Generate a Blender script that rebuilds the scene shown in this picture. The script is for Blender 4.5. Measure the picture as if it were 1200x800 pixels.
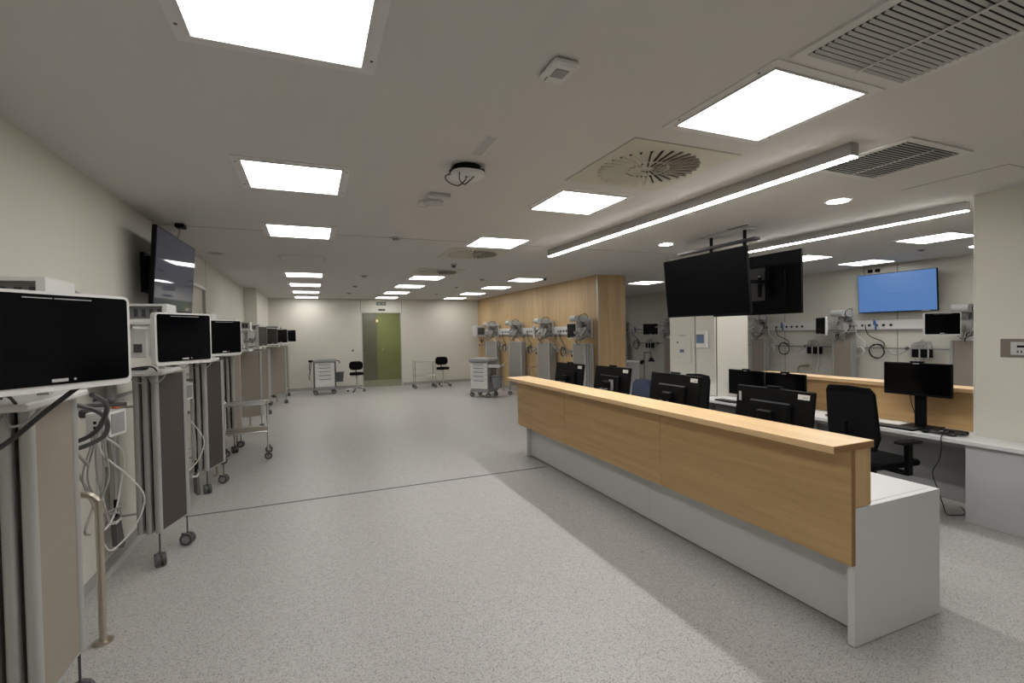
import bpy, bmesh, math, random
from mathutils import Vector, Matrix, Euler
for o in list(bpy.data.objects): bpy.data.objects.remove(o)
S = bpy.context.scene
COL = S.collection
PI = math.pi
R = math.radians
random.seed(4)

# ------------------------------------------------------------------ camera
CAM_H = 1.70
cd = bpy.data.cameras.new('camera')
cd.sensor_fit = 'HORIZONTAL'; cd.sensor_width = 36.0
cd.lens = 564.43 / 1200 * 36
cd.clip_start = 0.05; cd.clip_end = 100
cam = bpy.data.objects.new('camera', cd); COL.objects.link(cam)
cam.matrix_world = Matrix(((0.92243296, 0.02444345, -0.38538286, 0),
                           (-0.38573092, 0.01144117, -0.92254038, 0),
                           (-0.01814084, 0.99963574, 0.01998231, CAM_H),
                           (0, 0, 0, 1)))
S.camera = cam
# ------------------------------------------------------------------ world and view
w = bpy.data.worlds.new('world'); S.world = w; w.use_nodes = True
w.node_tree.nodes['Background'].inputs[0].default_value = (0.5, 0.5, 0.5, 1)
w.node_tree.nodes['Background'].inputs[1].default_value = 0.02
S.view_settings.view_transform = 'Standard'; S.view_settings.look = 'None'
S.view_settings.gamma = 1; S.view_settings.exposure = 0.0
S.view_settings.use_curve_mapping = False
PANEL_L = 10.5      # radiance of the square ceiling panels
LINE_L = 75.0      # radiance of the suspended line lamps
SPOT_L = 44.0
H = 2.83           # ceiling height

# ------------------------------------------------------------------ materials
def nt(m): return m.node_tree.nodes, m.node_tree.links
def mat(name, col, rough=0.6, metal=0.0, spec=0.5, bump=0.0, bscale=200, vary=0.0, vscale=4, coat=0.0):
    m = bpy.data.materials.new(name); m.use_nodes = True
    n, l = nt(m); b = n['Principled BSDF']
    b.inputs['Base Color'].default_value = (*col, 1)
    b.inputs['Roughness'].default_value = rough
    b.inputs['Metallic'].default_value = metal
    b.inputs['Specular IOR Level'].default_value = spec
    b.inputs['Coat Weight'].default_value = coat
    tc = n.new('ShaderNodeTexCoord')
    if vary:
        no = n.new('ShaderNodeTexNoise'); no.inputs['Scale'].default_value = vscale; no.inputs['Detail'].default_value = 4
        mx = n.new('ShaderNodeMix'); mx.data_type = 'RGBA'
        mx.inputs[6].default_value = (*[c * (1 - vary) for c in col], 1)
        mx.inputs[7].default_value = (*[min(1, c * (1 + vary)) for c in col], 1)
        l.new(tc.outputs['Object'], no.inputs['Vector']); l.new(no.outputs['Fac'], mx.inputs[0])
        l.new(mx.outputs[2], b.inputs['Base Color'])
    if bump:
        no = n.new('ShaderNodeTexNoise'); no.inputs['Scale'].default_value = bscale; no.inputs['Detail'].default_value = 3
        bp = n.new('ShaderNodeBump'); bp.inputs['Strength'].default_value = bump; bp.inputs['Distance'].default_value = 0.002
        l.new(tc.outputs['Object'], no.inputs['Vector']); l.new(no.outputs['Fac'], bp.inputs['Height'])
        l.new(bp.outputs['Normal'], b.inputs['Normal'])
    return m
def emit(name, col, s, base=0.8):
    m = bpy.data.materials.new(name); m.use_nodes = True
    n, l = nt(m); b = n['Principled BSDF']
    b.inputs['Base Color'].default_value = (base, base, base, 1)
    b.inputs['Emission Color'].default_value = (*col, 1); b.inputs['Emission Strength'].default_value = s
    return m
def wood(name, c1, c2, axis, scale=1.0, rough=0.42):
    """axis = grain direction index"""
    m = bpy.data.materials.new(name); m.use_nodes = True
    n, l = nt(m); b = n['Principled BSDF']; b.inputs['Roughness'].default_value = rough
    tc = n.new('ShaderNodeTexCoord'); mp = n.new('ShaderNodeMapping')
    sc = [14 * scale] * 3; sc[axis] = 0.7 * scale; mp.inputs['Scale'].default_value = sc
    oi = n.new('ShaderNodeObjectInfo')
    va = n.new('ShaderNodeVectorMath'); va.operation = 'MULTIPLY_ADD'; va.inputs[1].default_value = (7, 3, 5)
    l.new(oi.outputs['Random'], va.inputs[0]); l.new(tc.outputs['Object'], va.inputs[2])
    no = n.new('ShaderNodeTexNoise'); no.inputs['Scale'].default_value = 1.2; no.inputs['Detail'].default_value = 6; no.inputs['Distortion'].default_value = 0.6
    n2 = n.new('ShaderNodeTexNoise'); n2.inputs['Scale'].default_value = 9; n2.inputs['Detail'].default_value = 3
    l.new(va.outputs[0], mp.inputs['Vector']); l.new(mp.outputs[0], no.inputs['Vector']); l.new(mp.outputs[0], n2.inputs['Vector'])
    ad = n.new('ShaderNodeMath'); ad.operation = 'MULTIPLY_ADD'; ad.inputs[1].default_value = 0.35
    l.new(n2.outputs['Fac'], ad.inputs[0]); l.new(no.outputs['Fac'], ad.inputs[2])
    cr = n.new('ShaderNodeValToRGB'); cr.color_ramp.elements[0].position = 0.45; cr.color_ramp.elements[1].position = 0.9
    cr.color_ramp.elements[0].color = (*c1, 1); cr.color_ramp.elements[1].color = (*c2, 1)
    l.new(ad.outputs[0], cr.inputs[0]); l.new(cr.outputs[0], b.inputs['Base Color'])
    return m
def floor_mat():
    m = bpy.data.materials.new('speckled_vinyl'); m.use_nodes = True
    n, l = nt(m); b = n['Principled BSDF']; b.inputs['Roughness'].default_value = 0.42
    b.inputs['Specular IOR Level'].default_value = 0.4
    tc = n.new('ShaderNodeTexCoord')
    v = n.new('ShaderNodeTexVoronoi'); v.inputs['Scale'].default_value = 190
    v2 = n.new('ShaderNodeTexVoronoi'); v2.inputs['Scale'].default_value = 420
    l.new(tc.outputs['Object'], v.inputs['Vector']); l.new(tc.outputs['Object'], v2.inputs['Vector'])
    s1 = n.new('ShaderNodeSeparateColor'); s2 = n.new('ShaderNodeSeparateColor')
    l.new(v.outputs['Color'], s1.inputs[0]); l.new(v2.outputs['Color'], s2.inputs[0])
    c1 = n.new('ShaderNodeValToRGB'); c1.color_ramp.interpolation = 'CONSTANT'
    e = c1.color_ramp.elements; e[0].position = 0; e[0].color = (0.23, 0.215, 0.20, 1); e[1].position = 0.11; e[1].color = (0.36, 0.35, 0.335, 1)
    x = e.new(0.3); x.color = (0.42, 0.41, 0.395, 1); x = e.new(0.8); x.color = (0.47, 0.46, 0.445, 1)
    c2 = n.new('ShaderNodeValToRGB'); c2.color_ramp.interpolation = 'CONSTANT'
    e = c2.color_ramp.elements; e[0].position = 0; e[0].color = (0.72, 0.7, 0.68, 1); e[1].position = 0.16; e[1].color = (1, 1, 1, 1)
    x = e.new(0.85); x.color = (1.12, 1.12, 1.12, 1)
    l.new(s1.outputs[0], c1.inputs[0]); l.new(s2.outputs[1], c2.inputs[0])
    mx = n.new('ShaderNodeMix'); mx.data_type = 'RGBA'; mx.blend_type = 'MULTIPLY'; mx.inputs[0].default_value = 1
    l.new(c1.outputs[0], mx.inputs[6]); l.new(c2.outputs[0], mx.inputs[7]); l.new(mx.outputs[2], b.inputs['Base Color'])
    return m
def glass_mat(name, tint, refl=0.12):
    m = bpy.data.materials.new(name); m.use_nodes = True
    n, l = nt(m); n.remove(n['Principled BSDF']); out = n['Material Output']
    t = n.new('ShaderNodeBsdfTransparent'); t.inputs[0].default_value = (*tint, 1)
    g = n.new('ShaderNodeBsdfGlossy'); g.inputs['Roughness'].default_value = 0.12; g.inputs[0].default_value = (0.9, 0.9, 0.9, 1)
    fr = n.new('ShaderNodeFresnel'); fr.inputs[0].default_value = 1.5
    mx = n.new('ShaderNodeMixShader'); l.new(fr.outputs[0], mx.inputs[0]); l.new(t.outputs[0], mx.inputs[1]); l.new(g.outputs[0], mx.inputs[2])
    l.new(mx.outputs[0], out.inputs[0]); return m

M = dict(
    wall=mat('wall_paint', (0.60, 0.58, 0.515), 0.7, bump=0.25, bscale=240, vary=0.03, vscale=60),
    ceil=mat('ceiling_paint', (0.60, 0.585, 0.56), 0.8, vary=0.01, vscale=2),
    seam=mat('seam_shadow_gap', (0.16, 0.15, 0.14), 0.8),
    joint=mat('rubber_floor_joint', (0.10, 0.095, 0.09), 0.6),
    floor=floor_mat(),
    cove=mat('cove_vinyl', (0.30, 0.29, 0.275), 0.5, vary=0.12, vscale=90),
    white=mat('white_plastic', (0.66, 0.655, 0.63), 0.4, vary=0.01),
    lam=mat('white_laminate', (0.60, 0.60, 0.60), 0.35, bump=0.05, bscale=300),
    trimw=mat('light_fitting_trim', (0.66, 0.65, 0.63), 0.5),
    grey=mat('grey_plastic', (0.27, 0.27, 0.27), 0.5),
    lgrey=mat('light_grey_plastic', (0.45, 0.45, 0.44), 0.45),
    dgrey=mat('dark_grey_plastic', (0.07, 0.07, 0.072), 0.5),
    black=mat('black_plastic', (0.004, 0.004, 0.0045), 0.5, spec=0.10),
    mesh=mat('black_chair_mesh', (0.005, 0.005, 0.0055), 0.9, spec=0.1, bump=0.6, bscale=700),
    navy=mat('navy_upholstery', (0.02, 0.028, 0.055), 0.8, bump=0.3, bscale=500),
    screen=mat('black_screen_glass', (0.0015, 0.0015, 0.0025), 0.12, spec=0.15),
    tvscreen=mat('television_glass', (0.002, 0.002, 0.0025), 0.35, spec=0.04),
    tvgloss=mat('glossy_tv_glass_blue_reflection', (0.042, 0.052, 0.095), 0.04, spec=0.7),  # bluish reflection on the glass is put into the base colour
    alu=mat('anodised_aluminium', (0.50, 0.49, 0.47), 0.38, metal=0.75),
    alum=mat('matt_aluminium_profile', (0.40, 0.395, 0.38), 0.45, metal=0.35),
    chrome=mat('chrome', (0.75, 0.75, 0.74), 0.18, metal=1.0),
    steel=mat('brushed_stainless', (0.50, 0.45, 0.38), 0.32, metal=0.9, bump=0.1, bscale=400),
    fabric=mat('beige_screen_panel', (0.285, 0.245, 0.205), 0.75, bump=0.3, bscale=500, vary=0.05, vscale=30),
    fabshade=mat('shaded_beige_screen_panel', (0.055, 0.045, 0.038), 0.8, bump=0.3, bscale=500, vary=0.05, vscale=30),  # beige panel with the shade between the leaves put into its colour
    fabgrey=mat('grey_screen_panel', (0.27, 0.255, 0.235), 0.75, bump=0.3, bscale=500, vary=0.04, vscale=30),
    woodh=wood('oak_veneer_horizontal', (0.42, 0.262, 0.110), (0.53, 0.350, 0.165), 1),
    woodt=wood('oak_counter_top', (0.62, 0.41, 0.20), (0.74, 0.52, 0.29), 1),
    woode=mat('oak_edge_band', (0.26, 0.135, 0.05), 0.5, vary=0.1, vscale=20),
    woodx=wood('oak_veneer_across', (0.47, 0.30, 0.14), (0.58, 0.395, 0.20), 2),
    woodv=wood('oak_veneer_vertical', (0.47, 0.31, 0.145), (0.60, 0.42, 0.22), 2, 0.7),
    panel=emit('lit_diffuser', (1.0, 0.99, 0.965), PANEL_L),
    line=emit('lit_line_diffuser', (1.0, 0.99, 0.965), LINE_L),
    spot=emit('lit_downlight', (1.0, 0.95, 0.86), SPOT_L),
    blue=emit('blue_screen', (0.09, 0.22, 0.52), 0.78, 0.01),
    bluet=emit('blue_screen_print', (0.07, 0.17, 0.42), 0.78, 0.01),
    lcd=emit('small_blue_display', (0.10, 0.16, 0.27), 0.45, 0.01),
    led=emit('green_indicator', (0.5, 1.0, 0.6), 1.6),
    sign=emit('green_exit_panel', (0.10, 0.15, 0.10), 0.5, 0.01),
    warm=emit('corridor_lamp', (1.0, 0.62, 0.3), 1.6),
    diff=mat('diffuser_plate', (0.55, 0.525, 0.44), 0.6),
    vent=mat('vent_blade', (0.62, 0.61, 0.58), 0.5),
    slot=mat('duct_interior', (0.02, 0.02, 0.02), 0.9),
    oglass=glass_mat('olive_tinted_glass', (0.58, 0.59, 0.52)),
    olive=mat('olive_corridor_wall', (0.34, 0.365, 0.18), 0.7),
    corr=mat('grey_corridor_wall', (0.21, 0.21, 0.19), 0.7),
    gcab=mat('grey_cable_sheath', (0.33, 0.32, 0.30), 0.5),
    wcab=mat('white_cable_sheath', (0.62, 0.61, 0.58), 0.5),
    kcab=mat('black_cable_sheath', (0.012, 0.012, 0.012), 0.5),
    mauve=mat('grey_laminate_panel', (0.42, 0.41, 0.42), 0.5),
    blueplug=mat('blue_gas_plug', (0.05, 0.11, 0.35), 0.4),
    orange=mat('orange_valve', (0.55, 0.15, 0.04), 0.4),
    brown=mat('brown_plate', (0.16, 0.13, 0.11), 0.5),
    paper=mat('paper', (0.62, 0.60, 0.56), 0.8),
    bin=mat('grey_bin_plastic', (0.20, 0.21, 0.22), 0.5),
    binb=mat('dark_bin_plastic', (0.045, 0.05, 0.045), 0.5),
    pink=mat('plum_shelf', (0.28, 0.16, 0.18), 0.6),
    doorm=mat('beige_door_leaf', (0.55, 0.50, 0.42), 0.6),
)

# ------------------------------------------------------------------ mesh helpers
class G:
    """collects shapes in one bmesh; a matrix can be applied to every new shape"""
    def __init__(s): s.bm = bmesh.new()
    def box(s, x0, x1, y0, y1, z0, z1, bev=0.0, rot=None, seg=1):
        r = bmesh.ops.create_cube(s.bm, size=1.0)
        vs = r['verts']
        c = Vector(((x0 + x1) / 2, (y0 + y1) / 2, (z0 + z1) / 2)); d = (x1 - x0, y1 - y0, z1 - z0)
        for v in vs: v.co = Vector((v.co.x * d[0], v.co.y * d[1], v.co.z * d[2]))
        if bev:
            es = list({e for v in vs for e in v.link_edges})
            rr = bmesh.ops.bevel(s.bm, geom=es, offset=bev, segments=seg, affect='EDGES', profile=0.5)
            vs = list({v for f in rr['faces'] for v in f.verts} | {v for v in vs if v.is_valid})
        m = Matrix.Translation(c) @ (rot.to_matrix().to_4x4() if rot else Matrix())
        for v in vs: v.co = m @ v.co
        return s
    def cyl(s, p0, p1, r, n=12, r2=None):
        p0 = Vector(p0); p1 = Vector(p1); d = p1 - p0
        q = d.to_track_quat('Z', 'Y')
        m = Matrix.Translation((p0 + p1) / 2) @ q.to_matrix().to_4x4()
        bmesh.ops.create_cone(s.bm, cap_ends=True, segments=n, radius1=r, radius2=r if r2 is None else r2, depth=d.length, matrix=m)
        return s
    def ball(s, c, r, sc=(1, 1, 1), u=12, v=8):
        m = Matrix.Translation(c) @ Matrix.Diagonal((*sc, 1))
        bmesh.ops.create_uvsphere(s.bm, u_segments=u, v_segments=v, radius=r, matrix=m)
        return s
    def tube(s, pts, r, n=6, sub=5, smooth=True):
        P = [Vector(p) for p in pts]
        if smooth and len(P) > 2:
            Q = []
            for i in range(len(P) - 1):
                a = P[max(i - 1, 0)]; b = P[i]; c = P[i + 1]; d = P[min(i + 2, len(P) - 1)]
                for k in range(sub):
                    t = k / sub
                    Q.append(0.5 * ((2 * b) + (c - a) * t + (2 * a - 5 * b + 4 * c - d) * t * t + (3 * b - a - 3 * c + d) * t ** 3))
            Q.append(P[-1]); P = Q
        rings = []; up = Vector((0.13, 0.31, 0.94)).normalized()
        for i, p in enumerate(P):
            t = (P[min(i + 1, len(P) - 1)] - P[max(i - 1, 0)])
            if t.length < 1e-7: t = Vector((0, 0, 1))
            t.normalize()
            x = t.cross(up)
            if x.length < 1e-3: x = t.orthogonal()
            x.normalize(); y = t.cross(x).normalized(); up = -y if False else (x.cross(t)).normalized()
            rings.append([s.bm.verts.new(p + r * (math.cos(2 * PI * k / n) * x + math.sin(2 * PI * k / n) * y)) for k in range(n)])
        for a, b in zip(rings, rings[1:]):
            for k in range(n): s.bm.faces.new((a[k], a[(k + 1) % n], b[(k + 1) % n], b[k]))
        s.bm.faces.new(rings[0]); s.bm.faces.new(list(reversed(rings[-1])))
        return s
    def lathe(s, prof, n=20, c=(0, 0, 0)):
        rings = []
        for r, z in prof:
            rings.append([s.bm.verts.new((c[0] + r * math.cos(2 * PI * k / n), c[1] + r * math.sin(2 * PI * k / n), c[2] + z)) for k in range(n)])
        for a, b in zip(rings, rings[1:]):
            for k in range(n): s.bm.faces.new((a[k], a[(k + 1) % n], b[(k + 1) % n], b[k]))
        s.bm.faces.new(list(reversed(rings[0]))); s.bm.faces.new(rings[-1])
        return s
    def prism(s, pts, h0, h1, axis='z'):
        """polygon extruded; axis x: pts are (y,z), y: (x,z), z: (x,y)"""
        f = {'x': lambda a, b, h: (h, a, b), 'y': lambda a, b, h: (a, h, b), 'z': lambda a, b, h: (a, b, h)}[axis]
        A = [s.bm.verts.new(f(a, b, h0)) for a, b in pts]; B = [s.bm.verts.new(f(a, b, h1)) for a, b in pts]
        n = len(pts)
        for k in range(n): s.bm.faces.new((A[k], A[(k + 1) % n], B[(k + 1) % n], B[k]))
        s.bm.faces.new(list(reversed(A))); s.bm.faces.new(B)
        return s
def rrect(cx, cy, w_, h_, r, n=4):
    out = []
    for sx, sy, a0 in ((1, 1, 0), (-1, 1, 90), (-1, -1, 180), (1, -1, 270)):
        for k in range(n + 1):
            a = R(a0 + 90 * k / n)
            out.append((cx + sx * (w_ / 2 - r) + r * math.cos(a), cy + sy * (h_ / 2 - r) + r * math.sin(a)))
    return out
CACHE = {}
def put(name, g, m, parent=None, loc=(0, 0, 0), rot=(0, 0, 0), key=None, smooth=False):
    """link ONE mesh object; g is a G, or a function giving one (shared by key)"""
    if key and key in CACHE: me = CACHE[key]
    else:
        if callable(g): g = g()
        bm = g.bm; bmesh.ops.recalc_face_normals(bm, faces=bm.faces)
        me = bpy.data.meshes.new(name); bm.to_mesh(me); bm.free()
        for p in me.polygons: p.use_smooth = False
        if smooth:
            me.polygons.foreach_set('use_smooth', [True] * len(me.polygons))
            try: me.set_sharp_from_angle(angle=R(38))
            except Exception: pass
        if key: CACHE[key] = me
        me.materials.append(m if isinstance(m, bpy.types.Material) else M[m])
    o = bpy.data.objects.new(name, me); COL.objects.link(o)
    o.location = loc; o.rotation_euler = rot
    if parent: o.parent = parent
    return o
def tag(o, label, cat, group=None):
    o['label'] = label; o['category'] = cat
    if group: o['group'] = group
    return o
def thing(name, label, cat, loc=(0, 0, 0), rz=0, group=None):
    o = bpy.data.objects.new(name, None); COL.objects.link(o); o.empty_display_size = 0.1
    o.location = loc; o.rotation_euler = (0, 0, rz)
    return tag(o, label, cat, group)
def struct(name, g, m, parent=None):
    o = put(name, g, m, parent)
    if not parent: o['kind'] = 'structure'
    return o
def B(*a, **k): return G().box(*a, **k)
ORD = ['nearest', 'second nearest', 'third', 'fourth', 'fifth', 'sixth', 'seventh', 'eighth', 'ninth']

# ------------------------------------------------------------------ the setting
XL, XR, YB, YF = -1.40, 10.0, -3.6, 16.0
struct('floor', B(XL - .1, XR + .1, YB - .1, YF + .1, -0.1, 0), 'floor')
struct('ceiling', B(XL - .1, XR + .1, YB - .1, YF + .1, H, H + .1), 'ceil')
# left wall with a recessed door opening
wl = struct('wall_left', B(XL - .1, XL, YB, 7.15, 0, H).box(XL - .1, XL, 7.15, 8.25, 2.43, H).box(XL - .1, XL, 8.25, 12.65, 0, H)
       .box(XL - .1, -1.14, 12.65, YF, 0, H), 'wall')
for y in (8.262, 5.9, 3.1):
    put('wall_joint', B(XL, XL + .0015, y - .004, y + .004, 2.43 if 8 < y < 9 else .1, H), 'seam', wl)
d2 = struct('door_2', B(XL - .07, XL - .035, 7.16, 8.24, 0.005, 2.42), 'doorm')
put('door_frame', B(XL - .035, XL - .001, 7.151, 7.19, 0, 2.429).box(XL - .035, XL - .001, 8.21, 8.249, 0, 2.429).box(XL - .035, XL - .001, 7.19, 8.21, 2.39, 2.429), 'alum', d2)
put('door_handle', G().cyl((XL - .035, 7.3, 1.03), (XL + .02, 7.3, 1.03), .011).cyl((XL + .02, 7.3, 1.03), (XL + .02, 7.42, 1.03), .009), 'steel', d2)
struct('wall_front', B(XL - .1, XR + .1, YB - .1, YB, 0, H), 'wall')
# back wall with the glass door opening
wb = struct('wall_back', B(-1.14, 1.50, YF, YF + .1, 0, H).box(2.75, XR + .1, YF, YF + .1, 0, H).box(1.50, 2.75, YF, YF + .1, 2.405, H), 'wall')
for x in (1.485, 2.775):
    put('wall_joint', B(x - .006, x + .006, YF - .002, YF, 2.405 if x < 2 else 2.405, H), 'seam', wb)
struct('wall_right', B(XR, XR + .1, YB, YF, 0, H), 'wall')
wm = struct('wall_middle', B(5.44, 6.09, 8.42, YF, 0, H), 'wall')
ys = [8.40 + i * (7.6 / 6) for i in range(7)]
for a, b in zip(ys, ys[1:]):
    put('wood_panel', B(5.42, 5.44, a + (.02 if a < 8.5 else .0025), b - .0025, 0.10, H), 'woodv', wm)
put('wood_panel', B(5.44, 6.08, 8.40, 8.42, 0.10, H), 'woodv', wm)
put('corner_trim', B(5.414, 5.438, 8.394, 8.418, 0, H), 'alu', wm)
put('corner_trim', B(6.082, 6.096, 8.394, 8.42, 0, H), 'alu', wm)
# near wall end with the control plate (right edge of the frame)
wn = struct('wall_near_right', B(5.43, 6.10, YB, 2.36, 0, H), 'wall')
put('corner_trim', B(5.426, 5.434, 2.355, 2.364, 0.72, H), 'white', wn)
# column between the desks, with cupboard doors on its face
wc = struct('wall_column', B(5.45, 6.06, 5.31, 6.28, 0, H), 'wall')
# baseboards (coved vinyl)
def cove(name, pts_axis, c0, c1, face, sgn):
    prof = [(0, 0), (.035, 0), (.012, .03), (.004, .10), (0, .10)]
    if pts_axis == 'y':   # runs along y, on plane x = face, projecting sgn in x
        g = G().prism([(face + sgn * a, b) for a, b in prof], c0, c1, 'y')
    else:
        g = G().prism([(face + sgn * a, b) for a, b in prof], c0, c1, 'x')
    return struct(name, g, 'cove')
cove('baseboard_left', 'y', YB, 7.15, XL, 1)
cove('baseboard_left_far', 'y', 8.25, 12.65, XL, 1)
cove('baseboard_left_corner', 'y', 12.65, YF, -1.14, 1)
cove('baseboard_back_left', 'x', -1.14, 1.48, YF, -1)
cove('baseboard_back', 'x', 2.78, 5.42, YF, -1)
cove('baseboard_back_right', 'x', 6.1, XR, YF, -1)
cove('baseboard_right', 'y', YB, YF, XR, -1)
cove('baseboard_middle', 'y', 8.40, YF, 5.42, -1)
cove('baseboard_middle_end', 'x', 5.42, 6.09, 8.40, -1)
cove('baseboard_column', 'x', 5.45, 6.06, 5.31, -1)
# joints: floor strip and ceiling seam
struct('trim_1', B(XL + .03, 2.70, 5.385, 5.412, 0, .0015), 'joint')
struct('trim_2', B(XL, 5.42, 5.775, 5.783, H - .0015, H), 'seam')
for k, (x, y) in enumerate(((2.28, 4.35), (2.46, 5.62), (2.3, 3.0))):
    tag(put('floor_stud', G().cyl((x, y, 0), (x, y, .002), .012), 'grey'), ['small grey stud in the floor halfway along the reception counter', 'small grey stud in the floor by the far end of the reception counter', 'small grey stud in the floor near the middle of the counter'][k], 'stud', 'studs set in the floor by the counter')
# glass door
gd = struct('door_1', B(1.53, 2.72, YF + .03, YF + .042, 0.02, 2.385), 'oglass')
put('door_frame', B(1.501, 1.53, YF + .005, YF + .06, 0, 2.404).box(2.72, 2.749, YF + .005, YF + .06, 0, 2.404).box(1.53, 2.72, YF + .005, YF + .06, 2.385, 2.404).box(1.53, 2.72, YF + .005, YF + .06, 0, .02), 'alum', gd)
put('door_handle', G().cyl((2.14, YF + .0, 1.20), (2.14, YF + .03, 1.20), .03), 'chrome', gd)
put('door_lock', B(1.54, 1.58, YF + .02, YF + .03, 1.17, 1.21), 'black', gd)
# corridor behind the glass
struct('floor_corridor', B(1.0, 4.2, YF + .1, YF + 2.6, -0.1, 0), 'floor')
struct('ceiling_corridor', B(1.0, 4.2, YF + .1, YF + 2.6, H, H + .1), 'ceil')
struct('wall_corridor_back', B(1.0, 2.28, YF + 2.5, YF + 2.6, 0, H), 'corr')
struct('wall_corridor_green', B(2.28, 4.2, YF + 2.5, YF + 2.6, 0, H), 'olive')
struct('wall_corridor_left', B(.9, 1.0, YF + .1, YF + 2.6, 0, H), 'corr')
struct('wall_corridor_right', B(4.1, 4.2, YF + .1, YF + 2.5, 0, H), 'olive')
cl = thing('corridor_lamp', 'small warm lamp seen through the olive glass door', 'lamp', (2.28, YF + 2.42, 2.2))
put('lamp_shade', G().cyl((0, 0, -.05), (0, 0, .05), .04), 'warm', cl)
put('bracket', B(-.02, .02, .03, .08, -.02, .02), 'alum', cl)
pl_ = bpy.data.lights.new('corridor_light', 'AREA'); pl_.size = 1.0; pl_.energy = 62; pl_.color = (1, .97, .9)
po = bpy.data.objects.new('corridor_light', pl_); COL.objects.link(po); po.location = (2.4, YF + 1.2, H - .05)

# ------------------------------------------------------------------ lighting fittings
def ceiling_panel(x, y, label, s=.605, group='square ceiling light panels'):
    t = thing('ceiling_light', label, 'ceiling light', (x, y, H), 0, group)
    def fr():
        g = G(); o = .36; i = .315
        for a in ((-o, o, -o, -i), (-o, o, i, o), (-o, -i, -i, i), (i, o, -i, i)): g.box(*a, -.005, 0)
        return g
    put('trim_frame', fr, 'trimw', t, key='cl_trim')
    def ri():
        g = G(); o = .313; i = .303
        for a in ((-o, o, -o, -i), (-o, o, i, o), (-o, -i, -i, i), (i, o, -i, i)): g.box(*a, -.011, 0)
        return g
    put('inner_rim', ri, 'white', t, key='cl_rim')
    put('diffuser', lambda: B(-.302, .302, -.302, .302, -.008, -.001), 'panel', t, key='cl_diff')
    if y < 6:
        for sx in (-1, 1):
            for sy in (-1, 1):
                put('screw', lambda: G().cyl((0, 0, -.0065), (0, 0, -.005), .007, 8), 'dgrey', t, (sx * .34, sy * .25, 0), key='cl_screw')
YA = [-2.1, -.15, 1.82, 3.80, 5.72, 9.73, 11.65, 13.58, 15.38]
for i, y in enumerate(YA):
    ceiling_panel(-.08, y, 'square ceiling light, left row, ' + (['behind the viewpoint farthest', 'just behind the viewpoint', 'nearest and largest, at the top edge of the photo', 'second largest, in front of the television', 'third, on the ceiling seam', 'fourth, past the gap', 'fifth', 'sixth', 'farthest, by the back wall'][i]))
YBm = [-2.1, -.15, 1.81, 3.72, 5.70, 9.69, 11.50, 13.37, 15.24]
for i, y in enumerate(YBm):
    ceiling_panel(2.20, y, 'square ceiling light, middle row, ' + (['behind the viewpoint farthest', 'just behind the viewpoint', 'nearest, beside the long grille', 'second, behind the round swirl diffuser', 'third, before a swirl diffuser', 'fourth, past two swirl diffusers', 'fifth', 'sixth', 'farthest, above the glass door'][i]))
for i, y in enumerate([9.59, 11.43, 13.33, 15.17]):
    ceiling_panel(4.36, y, 'square ceiling light by the wood-clad wall, ' + ['nearest of four', 'second of four', 'third of four', 'farthest of four'][i])
for i, (x, y) in enumerate([(7.58, 3.69), (9.22, 5.54), (7.55, 5.52), (7.48, 9.48), (7.5, 13.2), (7.5, 1.7), (7.5, -.5)]):
    ceiling_panel(x, y, 'square ceiling light, right bay, ' + ['largest, by the near wall end', 'above the blue television', 'partly behind the hanging television', 'above the far bay left of the hanging television', 'far end of the bay, out of sight', 'behind the near wall end', 'behind the near wall end, farther back'][i])

def line_lamp(x, y0, y1, label):
    t = thing('line_lamp', label, 'line light', (x, (y0 + y1) / 2, H), 0, 'long line lamps over the desks')
    L = (y1 - y0) / 2
    put('housing', B(-.036, .036, -L, L, -.082, -.001), 'alum', t)
    put('diffuser', B(-.029, .029, -L + .004, L - .004, -.088, -.0825), 'line', t)
line_lamp(3.128, 1.94, 6.05, 'long thin grey line lamp over the reception counter')
line_lamp(5.64, 2.50, 5.05, 'shorter thin grey line lamp beside the near wall end')
for (x, y), lb in zip([(4.42, 2.89), (4.39, 5.14), (9.0, 3.88)], ['round recessed downlight between the two line lamps', 'round recessed downlight left of the hanging televisions', 'round recessed downlight at the edge of the near wall end']):
    t = thing('downlight', lb, 'downlight', (x, y, H), 0, 'round recessed downlights')
    put('trim_ring', G().lathe([(.085, -.006), (.11, -.004), (.11, 0), (.085, 0)], 24), 'white', t)
    put('lens', G().cyl((0, 0, -.009), (0, 0, -.0062), .084, 24), 'spot', t)

def swirl(x, y, label):
    t = thing('swirl_diffuser', label, 'air diffuser', (x, y, H), 0, 'square plates with swirl slots')
    put('plate', B(-.42, .42, -.42, .42, -.008, -.0005, bev=.002), 'diff', t, key='sw_plate')
    def v_out():
        g = G().box(.15, .345, -.009, .009, -.0086, -.0081); return g
    def b_out():
        return G().box(.15, .345, -.001, .001, -.028, -.008, rot=Euler((R(-48), 0, 0)))
    n = 32
    for k in range(n):
        a = 2 * PI * k / n
        o = put('slot', v_out, 'slot', t, (0, 0, 0), (0, 0, a), key='sw_so')
        put('blade', b_out, 'diff', o, (0, .006, 0), key='sw_bo')
    for k in range(16):
        a = 2 * PI * (k + .5) / 16
        o = put('slot', lambda: G().box(.045, .13, -.008, .008, -.0086, -.0081), 'slot', t, (0, 0, 0), (0, 0, a), key='sw_si')
        put('blade', lambda: G().box(.045, .13, -.001, .001, -.026, -.009, rot=Euler((R(-48), 0, 0))), 'diff', o, (0, .005, 0), key='sw_bi')
swirl(2.205, 2.76, 'square beige swirl air diffuser, nearest of three, by the line lamp')
swirl(2.18, 6.62, 'square swirl air diffuser in mid ceiling, second of three')
swirl(2.18, 8.72, 'square swirl air diffuser, farthest of three, before the fourth panel')

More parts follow.
